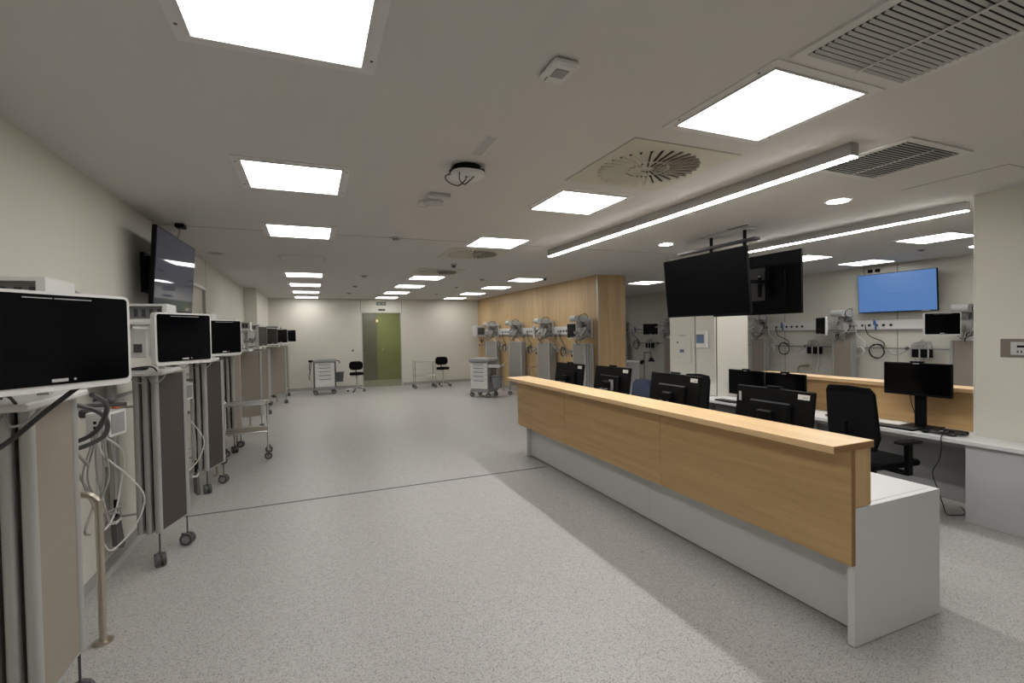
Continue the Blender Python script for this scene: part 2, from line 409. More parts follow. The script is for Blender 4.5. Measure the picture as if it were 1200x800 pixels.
def grille(x0, x1, y0, y1, n, label, tilt, bl=.016, bars=1):
    cx, cy = (x0 + x1) / 2, (y0 + y1) / 2
    t = thing('air_grille', label, 'air grille', (cx, cy, H))
    a, b = (x1 - x0) / 2, (y1 - y0) / 2
    put('backing', B(-a, a, -b, b, -.003, -.0005), 'slot', t)
    g = G(); f = .045
    for q in ((-a - f, a + f, -b - f, -b), (-a - f, a + f, b, b + f), (-a - f, -a, -b, b), (a, a + f, -b, b)): g.box(*q, -.012, -.0005)
    put('frame', g, 'vent', t)
    for k in range(n):
        y = -b + (k + .5) * 2 * b / n
        put('slat', lambda: B(-a, a, -.0012, .0012, -bl / 2, bl / 2, rot=Euler((R(tilt), 0, 0))), 'vent', t, (0, y, -.0155), key='slat%s' % label)
    if bars: put('centre_bar', B(-.006, .006, -b, b, -.0255, -.0225), 'vent', t)
grille(1.915, 2.545, .25, 1.375, 44, 'long pale slatted return-air grille at the top right of the photo', 45, .014)
grille(3.40, 3.98, 1.80, 2.34, 20, 'dark square slatted grille beside the end of the long line lamp', 15, .006)

# small ceiling devices
t = thing('smoke_detector', 'white square gas detector on the ceiling near the top centre', 'detector', (1.01, 1.84, H))
put('housing', B(-.06, .06, -.08, .08, -.035, -.0005, bev=.012), 'white', t)
put('grille_face', B(-.035, .025, -.045, .02, -.0375, -.0355), 'grey', t)
put('indicator', B(-.045, -.04, .03, .06, -.037, -.0355), 'dgrey', t)
t = thing('ceiling_hatch_plate', 'narrow grey rectangular plate flush in the ceiling', 'plate', (1.0, 2.78, H))
put('frame', B(-.045, .045, -.16, .16, -.003, -.0003), 'trimw', t); put('cover', B(-.034, .034, -.15, .15, -.005, -.0031), 'lgrey', t)
t = thing('wireless_router', 'white rounded wireless unit on a black ceiling bracket with looping black cables', 'router', (1.01, 3.16, H))
put('bracket', G().cyl((0, 0, -.04), (0, 0, -.0005), .095, 20).box(-.11, .11, -.05, .05, -.045, -.02), 'black', t)
put('housing', G().prism(rrect(0, 0, .22, .22, .08), -.068, -.045, 'z'), 'white', t, smooth=True)
put('logo', B(-.015, .015, -.01, .01, -.069, -.068), 'grey', t)
put('cable', G().tube([(-.10, .02, -.05), (-.15, .0, -.08), (-.15, -.05, -.13), (-.09, -.08, -.16), (-.04, -.08, -.12), (-.03, -.08, -.09)], .004).tube([(-.08, -.09, -.07), (-.08, -.09, -.12), (-.05, -.09, -.15), (-.01, -.09, -.12), (.02, -.09, -.09)], .004), 'kcab', t)
t = thing('ceiling_camera', 'white flat ceiling sensor with a small dome behind the wireless unit', 'sensor', (.99, 3.95, H))
put('housing', B(-.09, .09, -.13, -.05, -.03, -.0005, bev=.006), 'lgrey', t)
put('dome', G().cyl((0, .10, -.03), (0, .10, -.0005), .09, 20, .08), 'lgrey', t)
put('cable', G().tube([(-.09, .1, -.01), (-.13, .08, -.03), (-.12, .14, -.05), (-.05, .16, -.045), (-.03, .12, -.03)], .004), 'lgrey', t)
def det(x, y, r, m, label, h=.03):
    t = thing('ceiling_sensor', label, 'sensor', (x, y, H), 0, 'small round ceiling sensors')
    put('base', G().cyl((0, 0, -h * .4), (0, 0, -.0005), r, 16), 'lgrey', t)
    put('head', G().cyl((0, 0, -h), (0, 0, -h * .4), r * .6, 16, r * .55), m, t)
for i, (x, y) in enumerate([(.95, 5.75), (.98, 9.66), (.98, 11.74), (.98, 13.68)]): det(x, y, .07, 'grey', 'round sensor between left and middle light rows, ' + ORD[i] + ' of four')
for i, (x, y) in enumerate([(3.39, 9.7), (3.33, 11.47), (3.36, 13.55)]): det(x, y, .06, 'grey', 'round ceiling sensor between middle row and wood wall, ' + ORD[i] + ' of three')
det(-1.15, 7.55, .10, 'lgrey', 'flat round ceiling sensor by the left wall past the television', .015)
det(2.19, 7.66, .055, 'dgrey', 'dark square-looking sensor between the two far swirl diffusers', .06)
det(4.62, 9.2, .06, 'dgrey', 'small dark sensor by the corner of the wood-clad wall', .05)
det(8.55, 4.35, .06, 'dgrey', 'small dark sensor in the right bay by the near wall end', .02)
det(2.20, 14.55, .05, 'dgrey', 'small dark sensor on the ceiling before the glass door', .04)
t = thing('slot_vent', 'thin dark slot vent in the ceiling between the line lamps', 'vent', (4.45, 4.03, H))
put('frame', B(-.03, .03, -.15, .15, -.004, -.0005), 'vent', t); put('slot', B(-.02, .02, -.14, .14, -.005, -.0041), 'slot', t)
for k, (x, y, a) in enumerate([(4.95, 2.15, .34), (-.08, 7.75, .30)]):
    t = thing('access_hatch', ['flush square access hatch in the ceiling near the wall end', 'flush square access hatch in the left light row before the fourth panel'][k], 'hatch', (x, y, H))
    put('frame', B(-a, a, -a, a, -.0012, -.0003), 'seam', t); put('cover', B(-a + .005, a - .005, -a + .005, a - .005, -.003, -.0013), 'ceil', t)

# exit sign, sensor, switch, above/beside glass door
t = thing('exit_sign', 'small dark green emergency sign above the glass door', 'sign', (2.125, YF, 2.685))
put('housing', B(-.15, .15, -.03, -.001, -.055, .055), 'brown', t); put('face', B(-.132, .132, -.032, -.0301, -.038, .038), 'sign', t)
put('print', B(-.10, -.03, -.0335, -.0321, -.02, .02).box(.03, .10, -.0335, -.0321, -.02, .02), 'gcab', t)
t = thing('door_sensor', 'black motion sensor bar just above the glass door', 'sensor', (2.14, YF, 2.49))
put('housing', B(-.105, .105, -.04, -.001, -.025, .025, bev=.008), 'black', t); put('lens', B(-.08, .08, -.042, -.0401, -.012, .012), 'dgrey', t)
t = thing('door_switch', 'small dark push switch on white plate left of the glass door', 'switch', (1.22, YF, 1.20))
put('plate', B(-.055, .055, -.008, -.001, -.055, .055), 'white', t); put('button', B(-.035, .035, -.014, -.0081, -.035, .035), 'brown', t)

# ------------------------------------------------------------------ reception counter
rc = thing('reception_counter', 'long reception counter with oak front and top on a white base', 'counter', (2.60, 1.62, 0))
def wbox(name, m, x0, x1, y0, y1, z0, z1, bev=0.0, par=rc, org=(2.60, 1.62, 0)):
    return put(name, B(x0 - org[0], x1 - org[0], y0 - org[1], y1 - org[1], z0 - org[2], z1 - org[2], bev=bev), m, par)
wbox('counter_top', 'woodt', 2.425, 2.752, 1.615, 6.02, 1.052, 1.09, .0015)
wbox('top_edge', 'woode', 2.432, 2.745, 1.612, 1.6145, 1.054, 1.088)
for a, b in ((1.622, 3.108), (3.112, 4.688), (4.692, 6.00)):
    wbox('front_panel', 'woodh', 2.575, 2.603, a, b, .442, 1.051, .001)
wbox('panel_edge', 'woode', 2.5755, 2.6025, 1.6185, 1.6215, .443, 1.050)
wbox('end_return', 'woodx', 2.604, 2.745, 1.628, 1.66, .742, 1.051, .001)
wbox('end_return', 'woodx', 2.604, 2.745, 5.96, 5.998, .742, 1.051, .001)
wbox('back_panel', 'woodh', 2.727, 2.745, 1.661, 5.959, .742, 1.051)
wbox('end_panel', 'lam', 2.604, 3.375, 1.625, 1.662, 0.004, .738, .001)
wbox('end_panel', 'lam', 2.69, 3.375, 5.955, 5.99, 0.004, .738, .001)
wbox('worktop', 'lam', 2.604, 3.372, 1.663, 5.954, .700, .739, .001)
for a, b in ((1.664, 3.46), (3.463, 5.0), (5.003, 5.953)):
    wbox('base_panel', 'lam', 2.745, 2.763, a, b, .012, .699)
wbox('plinth_gap', 'dgrey', 2.755, 2.775, 1.664, 5.95, .0005, .011)
wbox('soffit', 'lam', 2.604, 2.744, 1.664, 5.953, .66, .699)
for y in (3.1, 4.65): wbox('desk_support', 'lam', 2.80, 3.34, y, y + .025, 0.002, .699)

# ------------------------------------------------------------------ desk along the right side
dk = thing('back_desk', 'long white wall desk in front of the near wall end and the oak riser', 'desk', (5.3, 3.0, 0))
og = (5.3, 3.0, 0)
wbox('desktop', 'lam', 5.10, 5.427, .9, 6.27, .672, .705, .001, dk, og)
wbox('desktop_infill', 'lam', 5.4275, 5.60, 2.367, 5.303, .672, .705, 0, dk, og)
wbox('end_panel', 'mauve', 5.135, 5.165, .92, 2.29, .004, .671, .001, dk, og)
wbox('end_panel', 'lam', 5.14, 5.42, 2.262, 2.288, .004, .671, 0, dk, og) if False else None
wbox('modesty_panel', 'grey', 5.575, 5.60, 2.367, 5.303, .03, .671, 0, dk, og)
wbox('support_panel', 'mauve', 5.18, 5.57, 3.9, 3.925, .004, .671, 0, dk, og)
wbox('support_panel', 'mauve', 5.18, 5.42, 5.32, 5.345, .004, .671, 0, dk, og)
wbox('riser', 'woodh', 5.601, 5.62, 2.367, 4.75, .60, 1.062, 0, dk, og)
wbox('riser_top', 'woodt', 5.54, 5.80, 2.367, 4.75, 1.063, 1.10, .001, dk, og)
wbox('cable_tray', 'alum', 5.48, 5.56, 2.40, 3.88, .56, .60, 0, dk, og)
for nm, y0 in (('pedestal', 4.6), ('pedestal', 3.96)):
    wbox(nm, 'dgrey', 5.20, 5.56, y0, y0 + .5, .03, .66, 0, dk, og)

# ------------------------------------------------------------------ column cupboard doors and panels
cb = thing('column_cupboard', 'tall white two-door cupboard front on the column behind the desk', 'cupboard', (5.44, 5.8, 0))
put('shadow_gap', B(.0084, .0098, -.488, .478, .71, H - .002), 'seam', cb)
for a, b in ((5.724, 6.274), (5.328, 5.698)):
    dd = put('door', B(-.02, .008, a - 5.8, b - 5.8, .71, H - .002, bev=.001), 'wall', cb)
t = thing('electrical_panel', 'flush white electrical cover with lock and small blue display on the column', 'panel', (5.42, 5.97, 1.415))
put('cover', B(-.012, -.0005, -.185, .175, -.245, .235, bev=.002), 'wall', t)
put('display', B(-.016, -.0121, -.03, .06, -.09, -.04), 'lcd', t)
put('lock', G().cyl((-.02, .11, .07), (-.0121, .11, .07), .014), 'dgrey', t)
put('print', B(-.0128, -.0121, -.09, .11, .185, .193).box(-.0128, -.0121, -.04, .07, .168, .176).box(-.0128, -.0121, .08, .11, -.165, -.155), 'grey', t)
t = thing('touch_panel', 'raised white wall touch panel with blue display on the column', 'control panel', (5.42, 5.555, 1.535))
put('housing', B(-.045, -.0005, -.115, .105, -.125, .125, bev=.008), 'white', t)
put('screen', B(-.047, -.0451, -.065, .085, -.055, .075), 'dgrey', t)
put('display', B(-.048, -.0471, -.06, .08, -.05, .055), 'lcd', t)
t = thing('wall_control_plate', 'brown plate with grey keypad on the near wall end at the right edge', 'control panel', (5.43, 2.03, 1.488))
put('plate', B(-.008, -.0005, -.17, .152, -.077, .077, bev=.001), 'brown', t)
put('keypad', B(-.014, -.0081, -.10, .085, -.055, .052, bev=.001), 'lgrey', t)
put('display', B(-.0155, -.0141, -.04, .045, .005, .024), 'black', t)
put('button', B(-.0165, -.0141, .035, .045, -.04, -.018), 'dgrey', t); put('button', B(-.0165, -.0141, .012, .022, -.04, -.018), 'dgrey', t)
put('indicator', G().cyl((-.017, -.01, -.028), (-.0141, -.01, -.028), .008, 10), 'led', t)

# ------------------------------------------------------------------ desk computers
def desk_monitor(x, y, zt, wd, hg, rz, label, base_z, sticker=1, tilt=0, group=None):
    """screen faces local +x; back faces local -x"""
    t = thing('computer_monitor', label, 'monitor', (x, y, base_z), rz, group)
    zc = zt - base_z - hg / 2
    tm = Matrix.Translation((0, 0, zc)) @ Matrix.Rotation(R(tilt), 4, 'Y') @ Matrix.Translation((0, 0, -zc))
    def T(o): o.matrix_local = tm @ o.matrix_local; return o
    T(put('housing', B(-.028, .0, -wd / 2, wd / 2, zc - hg / 2, zc + hg / 2, bev=.006), 'black', t))
    T(put('screen', B(.0005, .003, -wd / 2 + .012, wd / 2 - .012, zc - hg / 2 + .022, zc + hg / 2 - .012), 'screen', t))
    T(put('back_bulge', B(-.062, -.0285, -wd * .27, wd * .27, zc - hg * .38, zc + hg * .24, bev=.012), 'black', t))
    T(put('camera_bar', B(-.03, .0, -.055, .055, zc + hg / 2 + .0005, zc + hg / 2 + .016, bev=.004), 'black', t))
    st = put('stand', B(-.10, -.0625, -.045, .045, .0125, zc + .03, bev=.006), 'black', t)
    put('hinge', B(-.105, -.0625, -.06, .06, zc - .04, zc + .035, bev=.01), 'black', st)
    put('cable_hook', G().tube([(-.11, -.05, zc - .05), (-.16, -.03, zc - .055), (-.16, .03, zc - .055), (-.11, .05, zc - .05)], .010), 'dgrey', st)
    put('base', B(-.21, .10, -.14, .14, .0005, .012, bev=.004), 'black', t)
    if sticker:
        s_ = T(put('label_sticker', B(-.0295, -.0283, -wd / 2 + .03, -wd / 2 + .115, zc + hg / 2 - .058, zc + hg / 2 - .024), 'white', t))
        put('print', B(-.0302, -.0297, -wd / 2 + .04, -wd / 2 + .08, zc + hg / 2 - .046, zc + hg / 2 - .041), 'grey', s_)
    T(put('logo', B(.0035, .004, -.025, .025, zc + hg / 2 - .011, zc + hg / 2 - .004), 'lgrey', t))
    return t
gm = 'computer monitors on the reception counter, backs to the hall'
desk_monitor(3.10, 2.50, 1.255, .63, .37, 0, 'black monitor on the reception counter with two white stickers, nearest of four backs', .739, tilt=8, group=gm)
desk_monitor(3.02, 3.44, 1.295, .66, .38, R(-2), 'black monitor on the reception counter in front of a black chair back, second nearest', .739, tilt=8, group=gm)
desk_monitor(3.08, 4.50, 1.295, .62, .38, R(3), 'black monitor on the reception counter with grey strip on its back, third', .739, tilt=8, group=gm)
desk_monitor(3.05, 5.40, 1.285, .62, .36, R(4), 'black monitor at the far end of the reception counter, fourth', .739, tilt=8, group=gm)
# pieces that single out two of those backs
t = bpy.data.objects['computer_monitor']
put('label_sticker', B(-.0295, -.0283, .255, .278, .40, .47), 'lgrey', t)
t = bpy.data.objects['computer_monitor.002']
put('back_strip', B(-.072, -.0675, -.10, -.03, .16, .42), 'grey', t)
desk_monitor(5.22, 4.62, 1.145, .55, .33, PI, 'black monitor on the back desk next to the column, left of the pair', .705, 0)
desk_monitor(5.22, 4.06, 1.145, .54, .33, PI, 'black monitor on the back desk, right of the pair', .705, 0)
desk_monitor(5.34, 2.76, 1.333, .555, .315, PI + R(2), 'black monitor on a tall stand on the back desk by the near wall end', .705, 0)

def keyboard(x, y, z, rz, label, L=.44):
    t = thing('keyboard', label, 'keyboard', (x, y, z), rz)
    put('body', B(-.07, .07, -L / 2, L / 2, .0005, .014, bev=.004), 'black', t)
    g = G()
    for r in range(5):
        n = 15
        for k in range(n):
            if r == 4 and 3 < k < 10: continue
            yy = -L / 2 + .015 + k * (L - .03) / (n - 1)
            g.box(-.058 + r * .026, -.038 + r * .026, yy - .011, yy + .011, .0142, .019)
        if r == 4: g.box(-.058 + r * .026, -.038 + r * .026, -L * .22, L * .14, .0142, .019)
    k_ = put('keys', g, 'dgrey', t); k_['kind'] = 'stuff'
keyboard(5.21, 2.92, .705, R(3), 'black keyboard on the back desk before the tall monitor', .46)
keyboard(5.13 + .05, 4.90, .705, R(-6), 'black keyboard on the back desk at the left of the monitor pair', .30)
t = thing('computer_mouse', 'black mouse on the back desk beside the keyboard', 'mouse', (5.20, 2.61, .7055)); put('shell', G().ball((0, 0, .014), .034, (1.5, .9, .42)), 'black', t, smooth=True); put('wheel', G().cyl((.02, -.004, .027), (.02, .004, .027), .008, 8), 'dgrey', t)
t = thing('paper_stack', 'loose papers on the back desk behind the keyboard', 'papers', (5.45, 3.0, .705))
for k, (dx, dy, a) in enumerate(((0, 0, 5), (.02, -.05, -12), (-.02, -.22, 20))): put('sheet', B(-.105, .105, -.148, .148, .0005, .003), 'paper', t, (dx, dy, k * .003), (0, 0, R(a)))
def cable(name, pts, r, m, label, group=None):
    return tag(put(name, G().tube(pts, r), m), label, 'cable', group)
def coil(c, r, turns, z0, n=14, ax='z', jit=.02, sq=1.0):
    out = []
    for k in range(int(turns * n) + 1):
        a = 2 * PI * k / n; rr = r + random.uniform(-jit, jit)
        if ax == 'z': out.append((c[0] + rr * math.cos(a), c[1] + rr * sq * math.sin(a), z0 + .005 * k / n + random.uniform(0, .006)))
        else: out.append((c[0] + .006 * k / n * ax_s(ax) + random.uniform(-.006, .006), c[1] + rr * math.cos(a), z0 + rr * sq * math.sin(a)))
    return out
def ax_s(a): return 1 if a == 'x' else -1
cable('cable', coil((5.28, 2.49), .10, 3.6, .711, jit=.04), .006, 'kcab', 'tangled black cable on the back desk beside the near wall end')
cable('cable', [(5.24, 2.48, .712), (5.12, 2.45, .716), (5.085, 2.44, .69), (5.07, 2.43, .62), (5.075, 2.45, .50), (5.08, 2.50, .385), (5.09, 2.47, .25), (5.12, 2.44, .10), (5.17, 2.44, .012), (5.24, 2.40, .006), (5.32, 2.38, .006), (5.42, 2.42, .006), (5.52, 2.50, .006)], .0045, 'kcab', 'black cable hanging from the back desk down to the floor')
cable('cable', coil((5.26, 3.45), .085, 3.2, .711, jit=.03), .006, 'kcab', 'coiled black cable on the back desk left of the office chair')
cable('cable', [(5.42, 2.80, 1.08), (5.44, 2.86, 1.0), (5.46, 2.84, .85), (5.46, 2.80, .72)], .004, 'kcab', 'short black cable down the back of the tall monitor')
t = thing('cable_adapter', 'black power adapter among cables on the back desk', 'adapter', (5.36, 2.44, .705)); put('body', B(-.04, .04, -.06, .06, .0005, .03, bev=.006), 'black', t); put('plug', B(-.015, .015, .061, .085, .006, .02), 'dgrey', t)

# ------------------------------------------------------------------ chairs
def office_chair(x, y, rz, label, zback=1.12, mat_='mesh', arms=True, wide=.46):
    """faces local +x"""
    t = thing('office_chair', label, 'chair', (x, y, 0), rz)
    zb = .60
    def bk():
        g = G()
        pts = [(-wide / 2 + .04, zb), (wide / 2 - .04, zb), (wide / 2, zb + .12), (wide / 2 - .015, zback - .06), (wide / 2 - .05, zback - .01), (0, zback), (-wide / 2 + .05, zback - .01), (-wide / 2 + .015, zback - .06), (-wide / 2, zb + .12)]
        g.prism(pts, -.285, -.25, 'x')
        for v in g.bm.verts: v.co.x += -.10 * (v.co.z - zb) + 1.1 * (v.co.y) ** 2 * .6
        return g
    b_ = put('backrest', bk, mat_, t)
    put('back_spine', G().tube([(-.05, 0, .40), (-.24, 0, .42), (-.325, 0, .60), (-.345, 0, .85)], .022, 8), 'black', t)
    put('seat', B(-.24, .25, -.245, .245, .44, .505, bev=.03, seg=2), mat_, t, smooth=True)
    put('mechanism', B(-.12, .12, -.08, .08, .38, .439, bev=.01), 'black', t)
    put('gas_lift', G().cyl((0, 0, .12), (0, 0, .38), .027, 14).cyl((0, 0, .09), (0, 0, .22), .04, 14), 'black', t)
    if arms:
        for s_ in (-1, 1):
            a = put('armrest', B(-.12, .12, s_ * .30 - .045, s_ * .30 + .045, .675, .70, bev=.01), 'black', t)
            put('arm_post', B(-.03, .03, s_ * .30 - .02, s_ * .30 + .02, .40, .674, bev=.005).box(-.03, .03, min(s_ * .1, s_ * .30), max(s_ * .1, s_ * .30), .40, .43), 'black', a)
    for k in range(5):
        a = 2 * PI * k / 5 + .3; c, s_ = math.cos(a), math.sin(a)
        l_ = put('leg', G().tube([(.02 * c, .02 * s_, .11), (.28 * c, .28 * s_, .075)], .02, 8, smooth=False), 'black', t)
        put('caster', G().cyl((.28 * c - .02 * s_, .28 * s_ + .02 * c, .028), (.28 * c + .02 * s_, .28 * s_ - .02 * c, .028), .0275, 12).cyl((.28 * c, .28 * s_, .03), (.28 * c, .28 * s_, .08), .008, 6), 'black', l_)
    return t
office_chair(4.76, 2.80, R(-6), 'black mesh office chair with armrests between the counter and the back desk', 1.165, wide=.47)
office_chair(3.94, 4.46, R(175), 'black office chair whose back shows behind the second nearest counter monitor', 1.16)
office_chair(3.85, 5.20, R(190), 'navy blue office chair behind the reception counter', 1.03, 'navy', False)
office_chair(4.75, 4.35, R(5), 'black low office chair in front of the monitor pair on the back desk', .80, arms=False) if False else None

def lab_stool(x, y, rz, label, sh):
    t = thing('lab_stool', label, 'stool', (x, y, 0), rz)
    put('backrest', G().prism(rrect(0, sh + .235, .40, .26, .10), .13, .19, 'y'), 'mesh', t, smooth=True)
    put('back_bar', G().tube([(0, .05, sh - .04), (0, .20, sh - .03), (0, .215, sh + .12), (0, .195, sh + .2)], .016, 6), 'black', t)
    put('seat', G().prism(rrect(0, 0, .40, .38, .15), sh - .035, sh + .04, 'z'), 'mesh', t, smooth=True)
    put('lever', G().tube([(0, 0, sh - .05), (-.12, -.05, sh - .07), (-.2, -.06, sh - .065)], .005), 'chrome', t)
    put('column', G().cyl((0, 0, .10), (0, 0, sh - .036), .022, 12), 'chrome', t)
    for k in range(5):
        a = 2 * PI * k / 5 + .5; c, s_ = math.cos(a), math.sin(a)
        l_ = put('leg', G().tube([(.01 * c, .01 * s_, .115), (.26 * c, .26 * s_, .07)], .014, 6, smooth=False), 'chrome', t)
        put('caster', G().cyl((.26 * c - .018 * s_, .26 * s_ + .018 * c, .03), (.26 * c + .018 * s_, .26 * s_ - .018 * c, .03), .0295, 12), 'dgrey', l_)
lab_stool(1.245, 15.1, R(180) * 0, 'black wheeled stool left of the glass door', .53)
lab_stool(3.90, 15.15, 0, 'black wheeled stool beside the steel trolley at the back wall', .57)

# ------------------------------------------------------------------ trolleys
def castor(par, x, y, r=.05, m='dgrey'):
    c = put('caster', lambda: G().cyl((0, -.014, r), (0, .014, r), r, 14).box(-.012, .012, -.022, -.0145, r * .8, r * 2 + .02).box(-.012, .012, .0145, .022, r * .8, r * 2 + .02).box(-.02, .02, -.022, .022, r * 2 + .005, r * 2 + .02), m, par, (x, y, 0), key='castor%s%s' % (r, m))
    put('hub', lambda: G().cyl((0, -.016, r), (0, .016, r), r * .5, 10), 'lgrey', c, key='hub%s' % r)
def steel_trolley(x, y, rz, w_, d_, h_, label, zl):
    t = thing('steel_trolley', label, 'trolley', (x, y, 0), rz)
    for sx in (-1, 1):
        for sy in (-1, 1):
            put('leg', G().cyl((sx * w_ / 2, sy * d_ / 2, .13), (sx * w_ / 2, sy * d_ / 2, h_), .0125, 10), 'chrome', t)
            castor(t, sx * w_ / 2, sy * d_ / 2, .05)
    for z in (h_ - .03, zl):
        s_ = put('shelf', B(-w_ / 2 + .013, w_ / 2 - .013, -d_ / 2 + .013, d_ / 2 - .013, z - .004, z + .002), 'steel' if z < h_ - .1 else 'alu', t)
        g = G()
        for sy in (-1, 1): g.cyl((-w_ / 2, sy * d_ / 2, z), (w_ / 2, sy * d_ / 2, z), .0125, 8)
        for sx in (-1, 1): g.cyl((sx * w_ / 2, -d_ / 2, z), (sx * w_ / 2, d_ / 2, z), .0125, 8)
        put('rim', g, 'chrome', s_)
steel_trolley(-.86, 7.63, R(3), .54, .42, .80, 'two-shelf chrome instrument trolley on the left between the folding screens', .39)
steel_trolley(3.25, 14.95, R(-3), .62, .42, .86, 'two-shelf chrome trolley against the back wall right of the glass door', .40)

def drawer_cart(x, y, rz, label, side_bin, left=True):
    t = thing('drawer_cart', label, 'trolley', (x, y, 0), rz)
    put('body', B(-.27, .27, -.235, .22, .20, .92, bev=.006), 'grey' if not left else 'lgrey', t)
    put('top_tray', B(-.31, .31, -.27, .25, .921, 1.02, bev=.02), 'grey', t)
    put('base_frame', B(-.29, .29, -.25, .23, .135, .195, bev=.01), 'grey', t)
    if left:
        for s_ in (-1, 1): put('corner_post', G().cyl((s_ * .285, -.235, .196), (s_ * .285, -.235, .92), .018, 10), 'dgrey', t)
    zs = [.895, .80, .695, .585, .475, .225]
    for a, b in zip(zs, zs[1:]):
        d_ = put('drawer', B(-.255, .255, -.252, -.2355, b + .004, a - .004, bev=.003), 'white', t)
        put('handle', B(-.16, .16, -.268, -.2525, a - .045, a - .025, bev=.003), 'bin', d_)
    for sx in (-1, 1):
        for sy in (-1, 1): castor(t, sx * .25, sy * .19, .062, 'dgrey')
    return t
dc = drawer_cart(.34, 15.0, R(2), 'white drawer cart with dark bin and cables by the back wall', None)
put('push_handle', G().tube([(.28, .1, .93), (.40, .1, .945), (.435, .1, .90), (.435, .1, .86)], .014), 'dgrey', dc)
b_ = put('waste_bin', G().prism([(.305, .34), (.50, .34), (.525, .60), (.30, .60)], -.14, .10, 'y'), 'binb', dc); put('bin_rim', B(.30, .535, -.15, .11, .601, .615), 'dgrey', b_)
put('pole_clamp', B(-.42, -.315, -.05, .05, .93, .99, bev=.01), 'black', dc)
put('cable', G().tube([(-.37, 0, .93), (-.40, 0, .80), (-.38, 0, .65), (-.41, .02, .50), (-.39, 0, .42)], .012).tube([(-.34, -.05, .93), (-.36, -.05, .78), (-.40, -.05, .60)], .01), 'kcab', dc)
d3 = drawer_cart(4.22, 12.08, R(-52), 'grey drawer cart with side shelf and grey waste bin by the wood wall', None, False)
put('side_shelf', B(.28, .62, -.22, .12, .80, .83, bev=.004), 'grey', d3)
put('shelf_edge', B(.28, .64, -.24, -.2205, .79, .87, bev=.004), 'lgrey', d3)
b_ = put('waste_bin', G().lathe([(.10, .24), (.145, .56), (.155, .56), (.155, .58), (.14, .58)], 20, (.45, -.08, 0)), 'bin', d3, smooth=True)
put('bin_hoop', G().lathe([(.157, .545), (.165, .545), (.165, .56), (.157, .56)], 20, (.45, -.08, 0)), 'dgrey', b_)
put('bracket', B(.275, .295, -.1, -.06, .50, .60), 'dgrey', d3)

# ------------------------------------------------------------------ bed places: wall equipment
# local frame of a place: +X comes out of the wall, +Y runs along it, Z up; s=+1 on the left wall, s=-1 on walls facing left
class Place:
    def __init__(p, xw, y, s): p.xw, p.y, p.s = xw, y, s; p.rz = 0 if s > 0 else PI
    def w(p, X, Y, Z): return (p.xw + p.s * X, p.y + p.s * Y, Z)

LEAFW = .37
def folding_screen(P, X, Y, ang, n, label, fab='fabric', zb=.25, zt=1.43, leg=True, group='folded privacy screens at the bed places', pitch=.06, open_=0):
    """stack of n leaves, centre X,Y, leaf plane along local Y turned by ang"""
    x, y, _ = P.w(X, Y, 0)
    t = thing('folding_screen', label, 'folding screen', (x, y, 0), P.rz + ang, group)
    for k in range(n):
        xx = (k - (n - 1) / 2) * pitch
        lf = put('panel', lambda: B(-.011, .011, -LEAFW / 2 + .02, LEAFW / 2 - .02, zb + .01, zt - .006), fab, t, (xx, 0, 0), key='leaf%s%s' % (fab, zt))
        for sy in (-1, 1):
            put('frame_post', lambda: G().prism(rrect(0, 0, .042, .046, .014), zb, zt, 'z'), 'alum', lf, (0, sy * (LEAFW / 2), 0), key='fpost%s' % zt, smooth=True)
        put('top_rail', lambda: B(-.014, .014, -LEAFW / 2 + .024, LEAFW / 2 - .024, zt - .0055, zt), 'alum', lf, key='trail%s' % zt)
        put('bottom_rail', lambda: B(-.014, .014, -LEAFW / 2 + .024, LEAFW / 2 - .024, zb, zb + .0095), 'alum', lf, key='brail%s' % zt)
    xo = (n - 1) / 2 * pitch
    for k, (yy, xx) in enumerate(((-LEAFW / 2, xo), (LEAFW / 2, xo))):
        c = put('caster', lambda: G().cyl((0, 0, .06), (0, 0, zb - .0005), .006, 8).cyl((-.032, 0, .05), (-.008, 0, .05), .049, 18).cyl((.008, 0, .05), (.032, 0, .05), .049, 18).box(-.008, .008, -.04, .045, .045, .095), 'dgrey', t, (xx, yy, 0), (0, 0, R(40 + 50 * k)), key='scaster')
        put('hub', lambda: G().cyl((-.034, 0, .05), (.034, 0, .05), .030, 14), 'grey', c, key='shub')
    # wall post and brackets, expressed back in place coordinates
    ca, sa = math.cos(-ang), math.sin(-ang)
    def loc(px, py): dx, dy = px - X, py - Y; return (dx * ca - dy * sa, dx * sa + dy * ca)
    yw = Y - .16 if P.s > 0 else Y - .16
    q = loc(.055, yw)
    wp = put('wall_post', lambda: G().prism(rrect(0, 0, .05, .07, .012), zb, zt, 'z'), 'alum', t, (*q, 0), (0, 0, -ang), key='wallpost%s' % zt)
    for z in (.35, .80, 1.25):
        put('bracket', lambda: B(-.0548, -.0255, -.02, .02, -.02, .02), 'white', wp, (0, 0, z), key='wbracket')
    # hinge link from wall post to first leaf
    e = (-xo, -LEAFW / 2) ; q2 = q
    g = G()
    for z in (.4, 1.2): g.cyl((q2[0], q2[1], z), (e[0], e[1], z), .008, 6)
    put('hinge_link', g, 'alu', t)
    return t

